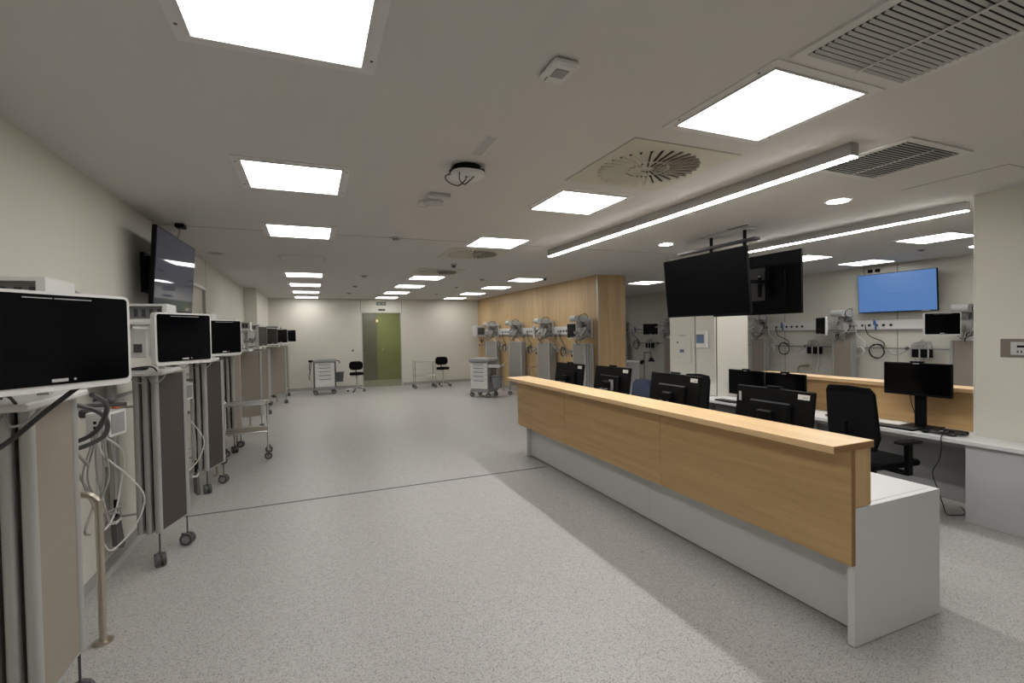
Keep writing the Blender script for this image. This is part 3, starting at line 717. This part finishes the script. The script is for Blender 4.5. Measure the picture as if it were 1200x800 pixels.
def supply_rail(P, y0, y1, groups, label, z0=1.62, z1=1.80, nsock=6, m='white', X=.055):
    t = thing('supply_rail', label, 'supply rail', P.w(0, 0, 0), P.rz)
    L0, L1 = sorted((P.s * (y0 - P.y), P.s * (y1 - P.y)))
    put('body', B(.0008, X, L0, L1, z0, z1, bev=.008), m, t)
    put('lower_channel', B(.0008, X - .015, L0 + .01, L1 - .01, z0 - .02, z0 - .0005), 'alum', t)
    for gy in groups:
        Y = P.s * (gy - P.y)
        for k in range(nsock):
            yy = Y - P.s * (k - (nsock - 1) / 2) * .125
            s_ = put('socket', lambda: G().cyl((X + .0003, 0, 0), (X + .012, 0, 0), .026, 14), 'dgrey' if k > 1 else 'grey', t, (0, yy, (z0 + z1) / 2 - .01), key='socket%d%s' % (k > 1, X))
            put('socket_ring', lambda: G().cyl((X + .0122, 0, 0), (X + .02, 0, 0), .014, 10), 'black', s_, key='sring%s' % X)
    return t

def equipment_rail(P, y0, y1, label, z=1.268):
    t = thing('equipment_rail', label, 'rail', P.w(0, 0, 0), P.rz)
    L0, L1 = sorted((P.s * (y0 - P.y), P.s * (y1 - P.y)))
    put('bar', B(.04, .05, L0, L1, z - .0125, z + .0125), 'grey', t)
    n = max(2, int((L1 - L0) / .9))
    for k in range(n + 1):
        y = L0 + .04 + (L1 - L0 - .08) * k / n
        put('standoff', lambda: G().cyl((.0008, 0, z), (.0395, 0, z), .02, 12).cyl((.0505, 0, z), (.062, 0, z), .034, 12), 'dgrey', t, (0, y, 0), key='stand%s' % z)

def equipment_arm(P, mon, label, slots=True, kind='left'):
    """arm with shelf + module rack carrying the patient monitor; mon = local (X,Y) of the monitor"""
    t = thing('equipment_console', label, 'equipment console', P.w(0, 0, 0), P.rz, 'wall equipment consoles at the bed places')
    put('wall_plate', B(.0562, .085, -.09, .09, 1.44, 1.96, bev=.005), 'lgrey', t) if kind == 'left' else put('wall_plate', B(.056, .09, -.09, .09, 1.55, 1.96, bev=.005), 'lgrey', t)
    if kind == 'left':
        put('arm_beam', B(.0855, .17, -.06, .06, 1.77, 1.7995, bev=.004), 'white', t)
        put('shelf', B(.0565, .43, -.30, .24, 1.438, 1.468, bev=.008), 'white', t)
        put('upper_shelf', B(.10, .44, -.17, .17, 1.80, 1.828, bev=.004), 'white', t)
        u = put('power_unit', B(.12, .30, -.12, .10, 1.56, 1.77, bev=.008), 'white', t)
        put('outlet', B(.15, .19, -.126, -.1205, 1.66, 1.73), 'grey', u); put('outlet', B(.22, .27, -.126, -.1205, 1.60, 1.66), 'dgrey', u)
        put('post', B(.33, .37, .02, .06, 1.4685, 1.7995), 'alum', t)
        put('post', B(.07, .11, -.14, -.10, 1.4685, 1.7995), 'alum', t)
        # cables resting on the shelf
        put('cable', G().tube(coil((.24, -.20), .06, 2.3, 1.475, jit=.02, sq=.8) + [(.36, -.27, 1.50), (.40, -.29, 1.46)], .0055), 'kcab', t)
        put('cable', G().tube([(.10, -.18, 1.79), (.14, -.22, 1.72), (.19, -.2, 1.70), (.17, -.19, 1.76), (.11, -.2, 1.74), (.09, -.16, 1.66), (.10, -.1, 1.60)], .007), 'gcab', t)
        for q in range(3):
            x0 = .12 + .1 * q
            put('hanging_cable', G().tube([(x0, -.25 + .03 * q, 1.435), (x0 + .03, -.23, 1.40 - .01 * q), (x0 + .07, -.21, 1.39), (x0 + .10, -.17, 1.435)], .005), 'gcab', t)
    else:
        put('arm_beam', B(.0905, .20, -.05, .05, 1.86, 1.91, bev=.01), 'lgrey', t)
        put('arm_cover', G().prism(rrect(.33, 1.945, .34, .13, .06), -.11, .11, 'y'), 'lgrey', t, smooth=True)
        put('bracket', B(.14, .26, -.08, .08, 1.72, 1.878, bev=.01), 'grey', t)
        u = put('module', B(.10, .22, -.13, .03, 1.60, 1.74, bev=.008), 'lgrey', t)
        put('module', B(.24, .37, -.06, .10, 1.60, 1.76, bev=.008), 'alum', t)
        put('tray', B(.12, .40, -.13, .13, 1.565, 1.585, bev=.004), 'grey', t)
        put('joint', G().cyl((.33, 0, 1.75), (.33, 0, 1.88), .05, 14), 'grey', t)
        put('cable', G().tube([(.20, .12, 1.98), (.25, .16, 2.03), (.34, .16, 2.03), (.40, .13, 1.97), (.38, .12, 1.9), (.30, .13, 1.86)], .006), 'kcab', t)
        put('valve', G().cyl((.26, .09, 1.80), (.26, .15, 1.80), .03, 10).cyl((.16, .06, 1.69), (.16, .14, 1.69), .022, 10), 'dgrey', t)
        put('connector', B(.38, .43, -.05, .03, 1.63, 1.69, bev=.006), 'grey', t)
        for q in range(3):
            a = random.uniform(-.1, .1)
            put('cable', G().tube([(.10 + .08 * q, a, 1.80), (.14 + .08 * q, a + .08, 1.74), (.20 + .06 * q, .13, 1.68), (.25 + .05 * q, .10, 1.60), (.28, .04, 1.54), (.33, -.02, 1.60)], .007), ('gcab', 'kcab', 'wcab')[q], t)
        for q in range(6):
            a = random.uniform(-.12, .12); b = random.uniform(-.12, .12)
            put('cable', G().tube([(.30, a, 1.60), (.33 + .03 * q, a + .03, 1.54), (.36, (a + b) / 2, 1.50 - .02 * q), (.30, b, 1.52), (.2, b, 1.57)], .006), ('kcab', 'gcab')[q % 2], t)
    # link arm to the monitor
    LNK = t
    mx, my = mon
    zc = 1.70
    z0 = 1.62 if kind == 'left' else 1.80
    sx, sy = (.345, -.05) if kind == 'left' else (.33, 0)
    ln = put('link_arm', G().cyl((sx, sy, z0 - .03), (sx, sy, z0 + .03), .03, 12).cyl((sx, sy, z0), ((sx + mx) / 2 + .02, (sy + my) / 2 + .06, z0), .02, 8)
             .cyl(((sx + mx) / 2 + .02, (sy + my) / 2 + .06, z0 - .04), ((sx + mx) / 2 + .02, (sy + my) / 2 + .06, z0 + .04), .026, 10).cyl(((sx + mx) / 2 + .02, (sy + my) / 2 + .06, z0), (mx, my, zc), .018, 8), 'alum', t)
    return t

def module_rack(t, X0=.13, X1=.40):
    z0, z1 = 1.829, 1.952
    g = G()
    g.box(X0, X1 + .03, -.13, .13, z1 - .016, z1).box(X0, X1 + .03, -.13, .13, z0, z0 + .014).box(X0, X0 + .014, -.13, .13, z0 + .014, z1 - .016).box(X1, X1 + .03, -.13, .13, z0 + .014, z1 - .016).box(X0 + .014, X1, .10, .13, z0 + .014, z1 - .016)
    h = put('module_rack', g, 'white', t)
    put('interior', B(X0 + .0145, X1 - .0005, -.06, .099, z0 + .0145, z1 - .0165), 'grey', h)
    for k in range(5):
        xx = X0 + .045 + k * (X1 - X0 - .06) / 4.4
        put('module_slot', B(xx - .011, xx + .011, -.068, -.0605, z0 + .03, z1 - .035), 'dgrey', h)
    put('rack_cable', G().tube([(X1 - .05, .135, 1.935), (X1 - .03, .22, 1.94), (X1, .31, 1.90), (X1, .33, 1.84), (X1 - .06, .29, 1.74), (X1 - .12, .18, 1.70)], .006), 'gcab', h)

def patient_monitor(P, X, Y, yaw, label, logo=True, wd=.44, hg=.35, zc=1.695):
    """screen faces local +x after yaw"""
    x, y, _ = P.w(X, Y, 0)
    t = thing('patient_monitor', label, 'monitor', (x, y, zc), yaw, 'patient monitors on wall arms')
    put('housing', lambda: G().prism(rrect(0, 0, wd, hg, .025, 5), -.036, 0, 'x'), 'white', t, key='pm_h%s' % wd, smooth=True)
    put('back_cover', lambda: G().prism(rrect(0, 0, wd * .7, hg * .7, .03, 4), -.075, -.0365, 'x'), 'lgrey', t, key='pm_b%s' % wd)
    put('screen', lambda: G().prism(rrect(0, .006, wd - .026, hg - .034, .014, 4), .0004, .004, 'x'), 'screen', t, key='pm_s%s' % wd)
    put('light_bar', lambda: B(.0042, .0055, -.11, -.02, hg / 2 - .026, hg / 2 - .022).box(.0042, .0055, -.014, .11, hg / 2 - .026, hg / 2 - .022), 'grey', t, key='pm_l%s' % wd)
    if logo: put('label_plate', lambda: B(.0042, .0055, -.03, .022, -hg / 2 + .032, -hg / 2 + .043), 'lgrey', t, key='pm_p%s' % wd)
    put('mount', lambda: B(-.10, -.0755, -.05, .05, -.05, .05, bev=.004), 'alum', t, key='pm_m')
    put('button', lambda: G().cyl((.0042, .045, -hg / 2 + .038), (.0055, .045, -hg / 2 + .038), .005, 8), 'grey', t, key='pm_k%s' % wd)
    return t

def grab_bar(P, X, Y, label, z=.845):
    t = thing('grab_bar', label, 'grab bar', P.w(0, 0, 0), P.rz, 'stainless floor-to-wall grab bars')
    put('bar', G().tube([(.012, Y, z), (X - .09, Y, z), (X - .035, Y, z - .012), (X - .005, Y, z - .05), (X, Y, z - .12), (X, Y, .012)], .0185, 12, 4), 'steel', t, smooth=True)
    put('floor_flange', G().cyl((X, Y, .0005), (X, Y, .012), .048, 20), 'steel', t)
    put('wall_flange', G().cyl((.001, Y, z), (.0118, Y, z), .045, 20), 'steel', t)

def vital_monitor(P, X, Y, yaw, label, sc=1.0):
    x, y, _ = P.w(X, Y, 0)
    t = thing('vital_signs_module', label, 'monitor', (x, y, 1.13), yaw, 'small vital-signs units on the equipment rail')
    put('housing', G().prism(rrect(0, .06, .17, .15, .012), -.12, .0, 'x'), 'white', t, smooth=True)
    put('screen', B(.0004, .003, -.065, .065, .0, .12), 'grey', t)
    for a in (0, 1):
        for b in (0, 1): put('port', B(-.05 - a * .03, -.035 - a * .03, -.089, -.0853, .04 + b * .03, .055 + b * .03), 'black', t)
    put('clamp', B(-.19, -.1205, -.04, .04, .10, .15, bev=.01), 'dgrey', t)
    put('top_bar', G().cyl((-.16, -.02, .17), (.02, .06, .165), .012, 8).ball((-.05, .03, .19), .02), 'dgrey', t)
    g = G()
    for k in range(5):
        yy = -.09 - .012 * (k % 3); xx = -.09 + .02 * k
        g.tube([(xx, -.087, .03), (xx, yy - .01, -.06), (xx - .03 + random.uniform(-.04, .04), yy, -.25), (xx + random.uniform(-.05, .05), yy + random.uniform(-.02, .08), -.45), (xx + .02 * k, yy + .02, -.62 + .05 * k)], .0055)
    put('cable', g, 'gcab', t)
    g = G().tube([(-.05, -.09, .02), (-.02, -.12, -.1), (.04, .02, -.28), (.07, .12, -.45), (.02, .10, -.62), (-.05, .0, -.72), (-.06, -.06, -.66)], .005)
    put('cable', g, 'wcab', t)
    return t

def wall_knobs(P, Y, label):
    t = thing('gas_outlets', label, 'outlet', P.w(0, Y, 0), P.rz, 'black knobs on the wall rail')
    put('plate', B(.0008, .02, -.16, .16, 1.14, 1.33, bev=.003), 'lgrey', t)
    for k in range(3):
        n_ = put('knob', G().cyl((.0205, -.1 + .1 * k, 1.24), (.07, -.1 + .1 * k, 1.24), .03, 12, .024), 'black', t)

def cuff(P, X, Y, label, z=.56):
    t = thing('pressure_cuff', label, 'cuff', P.w(X, Y, 0), P.rz)
    put('handle', G().cyl((0, 0, z - .12), (0, 0, z), .012, 8), 'black', t)
    put('pad', G().prism([(-.05, z - .13), (.03, z - .12), (.11, z - .36), (.08, z - .38), (-.04, z - .32)], -.015, .015, 'x'), 'dgrey', t)
    put('cable', G().tube([(0, 0, z), (.0, .01, z + .2), (-.02, .02, z + .4), (.0, .0, z + .62)], .008), 'gcab', t)
    put('strap', B(-.02, .02, -.06, .04, z - .16, z - .14), 'white', t)

def hose(P, pts, r, m, label, cat='cable', group='hoses and cables at the bed places'):
    return tag(put('hose', G().tube([P.w(*p) for p in pts], r), m), label, cat, group)

# ---- left wall
lefty = [2.62 + 1.76 * i for i in range(8)]
W8 = ['nearest to the viewer', 'second from the viewer', 'third from the viewer', 'fourth from the viewer', 'fifth from the viewer', 'sixth from the viewer', 'seventh from the viewer', 'farthest, by the back wall']
PL = [Place(XL if y < 12.6 else -1.14, y, 1) for y in lefty]
supply_rail(Place(XL, 5.0, 1), 1.2, 7.1, [2.95, 4.75, 6.45], 'white medical supply rail along the near part of the left wall', nsock=4)
supply_rail(Place(XL, 10.0, 1), 8.3, 12.6, [9.95, 11.7], 'white medical supply rail along the left wall past the door', nsock=4)
supply_rail(Place(-1.14, 14.0, 1), 12.7, 15.9, [13.5, 15.2], 'white medical supply rail on the stepped-out part of the left wall', nsock=4)
equipment_rail(Place(XL, 5.0, 1), 1.3, 7.1, 'slim steel equipment rail low on the near left wall')
# folding screens: (X, Y offset, angle, leaves)
sc = [(.275, .03, 0, 4, 'fabric'), (.315, .13, -16, 3, 'fabshade'), (.315, .16, -16, 3, 'fabshade'), (.26, .36, -6, 4, 'fabric'),
      (.34, .25, -68, 3, 'fabric'), (.34, .25, -64, 3, 'fabric'), (.34, .2, -70, 3, 'fabric'), (.34, .0, -75, 3, 'fabric')]
LS = ['folded beige privacy screen at the left edge, its broad panel lit', 'folded privacy screen on two casters, second from the viewer on the left wall', 'folded privacy screen on two casters just before the chrome trolley', 'folded beige privacy screen behind the chrome trolley',
      'fifth folded beige screen on the left, turned towards the hall past the chrome trolley', 'sixth folded beige screen on the left wall', 'seventh folded beige screen on the left wall', 'farthest folded beige screen on the left, under the last monitor']
for i, P in enumerate(PL):
    X, dY, a, n, f = sc[i]
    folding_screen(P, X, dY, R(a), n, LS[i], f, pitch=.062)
PX = [(.575, -.42, -34), (.60, -.44, -35), (.62, -.70, -35), (.36, -.72, -60), (.66, -.58, -12), (.68, -.52, -22), (.52, -.5, -42), (.60, -.5, -78)]
LM = ['large black-screened patient monitor at the left edge, nearest and largest', 'patient monitor below the left television, second largest', 'patient monitor third along the left wall, right of the television', 'patient monitor tucked behind the third one on the left wall', 'narrow-looking patient monitor turned to the hall, fifth on the left wall', 'sixth patient monitor on the left wall, start of the far cluster', 'seventh patient monitor on the left wall, middle of the far cluster', 'farthest patient monitor on the left wall, against the back wall']
for i, P in enumerate(PL):
    X, dY, a = PX[i]
    if P.xw > -1.3: X -= .04
    patient_monitor(P, X, dY, R(a), LM[i], wd=.52 if i == 0 else .44)
    c, s_ = math.cos(R(a)), math.sin(R(a))
    eq = equipment_arm(P, (X - .10 * c, dY - .10 * s_), 'white console with module rack on the left wall, ' + W8[i])
    module_rack(eq)
grab_bar(PL[0], .285, 3.36 - lefty[0], 'bent stainless grab bar at the lower left, standing on the floor')
for i in (2, 3, 4, 5, 6):
    grab_bar(PL[i], .30, .72, 'short stainless grab bar behind the folding screens on the left, ' + W8[i], .80)
vital_monitor(PL[0], .30, 1.02, R(-12), 'small white vital-signs unit with grey screen and hanging cables, lower left')
vital_monitor(PL[1], .32, 1.02, R(-12), 'small white vital-signs unit between the second and third folding screens')
wall_knobs(PL[0], .86, 'three black knobs on the wall behind the nearest grab bar')
cuff(PL[0], .09, 1.62, 'black cuff paddle hanging on the left wall behind the grab bar')
cuff(PL[1], .28, 1.42, 'black paddle hanging near the third folding screen', .44)
p0 = PL[0]
hose(p0, [(.58, -.30, 1.52), (.50, -.34, 1.44), (.40, -.42, 1.33), (.30, -.60, 1.27)], .009, 'kcab', 'black cable hanging from the nearest monitor at the left edge')
hose(p0, [(.44, .24, 1.44), (.44, .42, 1.36), (.36, .50, 1.22), (.22, .52, 1.16), (.09, .50, 1.15)], .012, 'dgrey', 'thick dark grey hose hanging below the nearest monitor')
hose(p0, [(.05, .48, 1.37), (.22, .52, 1.38), (.36, .60, 1.30), (.36, .62, 1.18), (.22, .56, 1.12), (.07, .50, 1.12)], .012, 'dgrey', 'second dark hose curled below the nearest monitor')
hose(p0, [(.010, .94, 1.27), (.12, .9, 1.2), (.16, .8, 1.1), (.24, .74, 1.02), (.2, .86, .98), (.13, .9, 1.05), (.12, .98, .9), (.14, 1.1, .7), (.13, 1.0, .56), (.12, 1.1, .5)], .007, 'gcab', 'grey tubing looping on the wall behind the grab bar')
hose(p0, [(.20, 1.1, 1.1), (.24, 1.3, .95), (.16, 1.5, .7), (.14, 1.45, .52), (.12, 1.3, .45), (.14, 1.2, .6), (.16, 1.1, .85)], .006, 'wcab', 'white tubing looping beside the small vital-signs unit')
t = thing('oxygen_valve', 'orange-tipped white valve beside the small vital-signs unit', 'valve', PL[0].w(.05, 1.42, 1.25)); put('body', G().cyl((-.04, 0, 0), (.10, 0, 0), .022, 10), 'white', t); put('cap', G().ball((.12, 0, -.005), .026), 'orange', t); put('knob', G().ball((.06, -.03, .035), .022), 'white', t)

# ---- television on the left wall
def television(x, y, z, rz, tilt, w_, h_, label, scr='tvscreen', back=True):
    """screen faces local +x; z = centre"""
    t = thing('television', label, 'television', (x, y, z), rz)
    t.rotation_euler = (0, R(tilt), rz)
    put('housing', B(-.035, .0, -w_ / 2, w_ / 2, -h_ / 2, h_ / 2, bev=.004), 'black', t)
    put('back_cover', B(-.06, -.0355, -w_ * .36, w_ * .36, -h_ * .40, h_ * .22, bev=.01), 'black', t)
    put('screen', B(.0004, .003, -w_ / 2 + .010, w_ / 2 - .010, -h_ / 2 + .018, h_ / 2 - .010), scr, t)
    return t
tv = television(-1.17, 5.50, 2.30, R(-2), 4, 1.23, .71, 'black television high on the left wall reflecting the ceiling lights', 'tvgloss')
t = thing('television_bracket', 'black wall bracket behind the left television', 'bracket', (XL, 5.5, 2.3)); put('wall_plate', B(.0008, .03, -.20, .20, -.18, .18), 'black', t)
for s_ in (-1, 1): put('arm', B(.0305, .165, s_ * .15 - .015, s_ * .15 + .015, -.15, .15), 'black', t)
t = thing('cable_box', 'small black cable gland at the ceiling above the left television', 'box', (-1.17, 5.72, H)); put('body', B(-.04, .04, -.06, .06, -.04, -.0005, bev=.006), 'black', t); put('cable', G().tube([(0, 0, -.04), (-.02, .01, -.10), (-.05, .0, -.22)], .008), 'gcab', t)

# blue television on the right wall
tb = television(9.80, 5.39, 2.295, PI, 3, 1.28, .725, 'television showing a plain blue screen on the right wall', 'blue')
put('screen_print', B(.0031, .0036, -.10, .10, -.03, -.018), 'bluet', tb)
put('logo_bar', B(.0005, .006, .40, .52, -.36, -.35), 'lgrey', tb)
t = thing('television_bracket', 'black wall bracket behind the blue television', 'bracket', (XR, 5.39, 2.3), PI); put('wall_plate', B(.0008, .03, -.20, .20, -.18, .18), 'black', t)
for s_ in (-1, 1): put('arm', B(.0305, .135, s_ * .15 - .015, s_ * .15 + .015, -.15, .15), 'black', t)
t = thing('cable_box', 'dark cable boxes at the ceiling above the blue television', 'box', (XR, 5.85, 2.74), PI)
for k in range(2): put('body', B(.001, .05, -.10 + .13 * k, -.03 + .13 * k, -.03, .03, bev=.006), 'black', t)
put('cable', G().tube([(.02, -.18, .08), (.02, -.18, -.05), (.02, -.15, -.2)], .008), 'gcab', t)

# hanging pair of televisions
ta = television(4.225, 4.325, 2.20, PI, 5, 1.27, .715, 'large black television hung from the ceiling, screen towards the hall')
tc_ = television(5.07, 4.335, 2.21, 0, 0, 1.27, .715, 'second hanging television seen from its back')
put('vesa_plate', B(-.075, -.0605, -.20, .22, -.19, .20, bev=.004), 'dgrey', tc_)
for k in range(6): put('port', B(-.066, -.0605, .30 + .02 * (k % 2), .33 + .02 * (k % 2), -.2 + .07 * k, -.18 + .07 * k), 'grey', tc_)
put('handle_strip', B(-.09, -.0755, -.16, -.12, -.15, .10), 'black', tc_); put('label_sticker', B(-.092, -.0905, -.16, -.12, .09, .105), 'lgrey', tc_)
t = thing('television_hanger', 'dark ceiling bracket carrying the pair of hanging televisions', 'bracket', (4.62, 4.33, H))
put('ceiling_plate', B(-.10, .10, -.35, .35, -.012, -.0005), 'alum', t)
put('hanger_beam', B(-.05, .05, -.42, .80, -.15, -.12, bev=.004), 'dgrey', t)
for y in (-.25, .25): put('ceiling_post', G().cyl((0, y, -.1195), (0, y, -.0125), .02, 10), 'black', t)
for y in (-.25, .25):
    put('drop_post', G().cyl((0, y, -.75), (0, y, -.1505), .022, 10), 'black', t)
    put('cross_arm', B(-.32, .385, y - .02, y + .02, -.62, -.58).box(-.335, -.315, y - .02, y + .02, -.78, -.45).box(.36, .386, y - .02, y + .02, -.78, -.45), 'black', t)

# ---- wood-clad wall
PWY = [8.60, 10.32, 12.12, 13.95]
PW = [Place(5.42, y, -1) for y in PWY]
N4 = ['nearest to the wood wall corner', 'second along the wood wall', 'third along the wood wall, behind the drawer cart', 'farthest along the wood wall']
supply_rail(Place(5.42, 12, -1), 8.62, 15.9, [9.75, 11.5, 13.3, 15.0], 'long white supply rail across the wood-clad wall', nsock=5)
equipment_rail(Place(5.42, 12, -1), 8.7, 15.8, 'slim dark steel equipment rail on the wood-clad wall')
fs = [(.25, .0, 8, 3), (.25, .05, 20, 3), (.30, .2, 38, 3), (.28, .1, 40, 3)]
for i, P in enumerate(PW):
    X, dY, a, n = fs[i]
    folding_screen(P, X, dY, R(a), n + 1, 'folded grey privacy screen, ' + N4[i], 'fabgrey', pitch=.062)
wm_ = [(.32, -.33, 180), (.36, -.43, 180 - 27), None, None]
for i, P in enumerate(PW):
    X, dY, a = wm_[i] or (.45, -.2, 180)
    if wm_[i]:
        patient_monitor(P, X, dY, R(a), 'patient monitor on the wood-clad wall, ' + N4[i], wd=.38, hg=.33)
    c, s_ = math.cos(R(a) - P.rz), math.sin(R(a) - P.rz)
    equipment_arm(P, (X - .10 * c, dY - .10 * s_), 'grey wall console with rounded cover, ' + N4[i], kind='right')
for i in range(3):
    grab_bar(PW[i + 1], .26, .88, 'brass-toned grab bar on the wood wall, ' + ORD[i], .80)
def black_unit(P, Y, label, z=1.19, dx=.06):
    t = thing('suction_unit', label, 'wall device', P.w(0, Y, 0), P.rz, 'black suction units on the equipment rails')
    put('body', B(dx, dx + .09, -.07, .07, z - .07, z + .07, bev=.01), 'black', t); put('gauge', G().cyl((dx + .0905, 0, z + .02), (dx + .10, 0, z + .02), .03, 12), 'lgrey', t)
    put('tube', G().tube([(dx + .05, .02, z - .07), (dx + .05, .03, z - .25), (dx + .04, .0, z - .45)], .006), 'gcab', t)
def coil_cable(P, Y, label, m='kcab', z=1.22, r=.10, turns=2.4, from_=None):
    pts = []
    if from_: pts += [(.085, from_, 1.71), (.10, from_ * .9 + Y * .1, 1.62), (.09, from_ * .6 + Y * .4, 1.50), (.09, Y + r * .9, 1.38)]
    n = 12
    for k in range(int(turns * n)):
        a = 2 * PI * k / n + .4
        pts.append(((.075 if m == 'kcab' else .125) + .004 * k / n + random.uniform(0, .006), Y + (r + random.uniform(-.015, .015)) * math.cos(a), z + (r + random.uniform(-.015, .015)) * math.sin(a)))
    return hose(P, pts, .009, m, label)
for i in range(1, 4):
    if i: black_unit(PW[i], 1.12, 'black boxed suction unit on the wood wall, ' + ORD[i - 1])
    coil_cable(PW[i], .57, 'coiled black hose under the supply rail on the wood wall, ' + ORD[i], from_=.45)
    coil_cable(PW[i], .42, 'grey cable bundle on the wood wall, ' + ORD[i], 'gcab', 1.26, .06, 2.2, from_=.34)
    hose(PW[i], [(.10, .70, 1.27), (.15, .74, 1.16), (.14, .82, 1.13), (.15, .90, 1.20), (.12, .86, 1.28), (.10, .80, 1.24), (.08, .92, 1.24), (.06, 1.02, 1.27)], .012, 'gcab', 'thick grey hose bundle on the wood wall rail, ' + ORD[i])
    hose(PW[i], [(.30, -.08, 1.58), (.26, .1, 1.50), (.2, .2, 1.40), (.12, .28, 1.30)], .009, 'wcab', 'white cable from the arm to the rail on the wood wall, ' + ORD[i])
t = thing('equipment_shelf_unit', 'grey boxed equipment unit at the far end of the wood wall rail', 'equipment', (5.42, 15.35, 0), PI)
put('housing', B(.0565, .36, -.25, .25, 1.55, 1.92, bev=.01), 'lgrey', t); put('recess', B(.10, .33, .2505, .255, 1.63, 1.85), 'dgrey', t)
g = G()
for k in range(4): g.tube([(.12 + .05 * k, .22, 1.55), (.14 + .04 * k, .24, 1.42), (.2, .22, 1.35 + .03 * k), (.15, .2, 1.45)], .01)
put('cable', g, 'kcab', t)

# ---- right wall
PRY = [4.32, 6.27, 8.22, 11.35, 13.6]
PR = [Place(XR, y, -1) for y in PRY]
N5 = ['nearest, cut by the near wall end', 'left of the blue television', 'behind the hanging televisions', 'in the far bay left of the column', 'at the far end out of the way']
supply_rail(Place(XR, 8, -1), 3.2, 15.0, [5.85, 7.6, 12.9, 10.3], 'long white supply rail along the right wall', nsock=6, m='white')
equipment_rail(Place(XR, 8, -1), 3.3, 15.0, 'slim dark steel equipment rail along the right wall')
wr = bpy.data.objects['wall_right']
for y in (5.46, 7.75, 11.0): put('wall_joint', B(XR - .0015, XR, y - .006, y + .006, .1, H), 'seam', wr)
fr_ = [(.26, .0, 0, 2), (.26, .0, 0, 2), (.26, .0, 0, 2), (.26, .1, 10, 2), (.26, 0, 0, 2)]
for i, P in enumerate(PR):
    X, dY, a, n = fr_[i]
    folding_screen(P, X, dY, R(a), n, 'folded beige privacy screen, right wall, ' + N5[i], 'fabric', pitch=.062)
mr = [(1.0, .02, 180 + 46), (.62, -.22, 180 - 35), None, (.56, -.42, 180 + 42), (.4, -.3, 180)]
for i, P in enumerate(PR):
    if mr[i]:
        X, dY, a = mr[i]
        patient_monitor(P, X, dY, R(a), 'patient monitor on the right wall, ' + N5[i], wd=.46, hg=.36, zc=1.70)
        c, s_ = math.cos(R(a) - P.rz), math.sin(R(a) - P.rz)
        q = (X - .10 * c, dY - .10 * s_)
    else: q = (.45, -.1)
    equipment_arm(P, q, 'grey console with cables, right wall, ' + N5[i], kind='right')
    coil_cable(P, .50, 'coiled black hose, right wall, ' + N5[i], z=1.21, r=.13, from_=.30)
    coil_cable(P, .22, 'white coiled hose, right wall, ' + N5[i], 'wcab', 1.20, .08, 2.2, from_=.12)
    hose(P, [(.09, .46, 1.71), (.12, .48, 1.79), (.12, .50, 1.73), (.11, .50, 1.61)], .016, 'blueplug', 'blue gas plug, right wall rail, ' + N5[i], 'hose', 'blue gas plugs')
    t = thing('cable_basket', 'dark device under cable tangle, right wall, ' + N5[i], 'wall device', P.w(0, 1.26, 0), P.rz, 'dark devices on the right wall rail')
    put('body', B(.06, .20, -.13, .13, 1.12, 1.27, bev=.008), 'black', t)
    [put('front_strip', B(.2005, .21, q - .01, q + .01, 1.11, 1.28), 'lgrey', t) for q in (-.13, 0, .13)]
    g = G()
    for k in range(13):
        a = random.uniform(-.16, 0); b = random.uniform(0, .16)
        g.tube([(.10 + .012 * k, a, 1.27), (.13, a + .02, 1.30 + random.uniform(0, .12)), (.15, b - .02, 1.30 + random.uniform(0, .12)), (.16, b, 1.27)], .007)
    for k in range(3):
        a = random.uniform(-.12, .12)
        g.tube([(.12, a, 1.12), (.12, a + .03, .95), (.10, a - .03, .80), (.11, a, .70)], .006)
    put('cable_tangle', g, 'gcab', t)['kind'] = 'stuff'
    hose(P, [(.06, .66, 1.27), (.10, .72, 1.19), (.10, .80, 1.15), (.10, .90, 1.17), (.07, 1.0, 1.24), (.06, 1.10, 1.28)], .007, 'gcab', 'grey cable slung along right wall rail, ' + N5[i])
    hose(P, [(.05, 1.43, 1.26), (.08, 1.44, 1.12), (.10, 1.44, .98), (.08, 1.45, .84), (.10, 1.44, .70), (.06, 1.42, .60)], .006, 'wcab', 'thin tube below rail device, right wall, ' + N5[i])
    if i < 4: grab_bar(P, .32, 1.02, 'stainless grab bar on the right wall, ' + N5[i], .85)
# low cabinet beyond the wood wall corner
t = thing('low_cabinet', 'grey low cabinet with white top beyond the wood-clad corner', 'cabinet', (7.1, 9.95, 0))
put('body', B(-.40, .28, -.3, .5, .06, .90, bev=.003), 'mauve', t); put('top', B(-.42, .30, -.32, .52, .901, .93, bev=.002), 'lam', t)
put('plinth', B(-.38, .26, -.28, .48, .0005, .059), 'dgrey', t)
for s_ in (-1, 1): put('door', B(-.06 + s_ * .17 - .165, -.06 + s_ * .17 + .165, -.317, -.3005, .07, .89), 'mauve', t)
t = thing('exam_lamp', 'black jointed lamp standing beyond the low cabinet', 'lamp', (7.62, 9.75, 0))
put('base', G().cyl((0, 0, .0005), (0, 0, .03), .14, 20), 'dgrey', t)
put('pole', G().tube([(0, 0, .03), (0, 0, 1.05), (.04, 0, 1.12), (.18, -.02, 1.12), (.20, -.02, 1.0)], .011), 'dgrey', t)
put('lamp_head', G().cyl((.20, -.02, .90), (.20, -.02, 1.0), .09, 16, .03), 'black', t)
put('clamp', G().cyl((-.03, 0, .93), (-.10, 0, .88), .03, 12, .06), 'black', t)
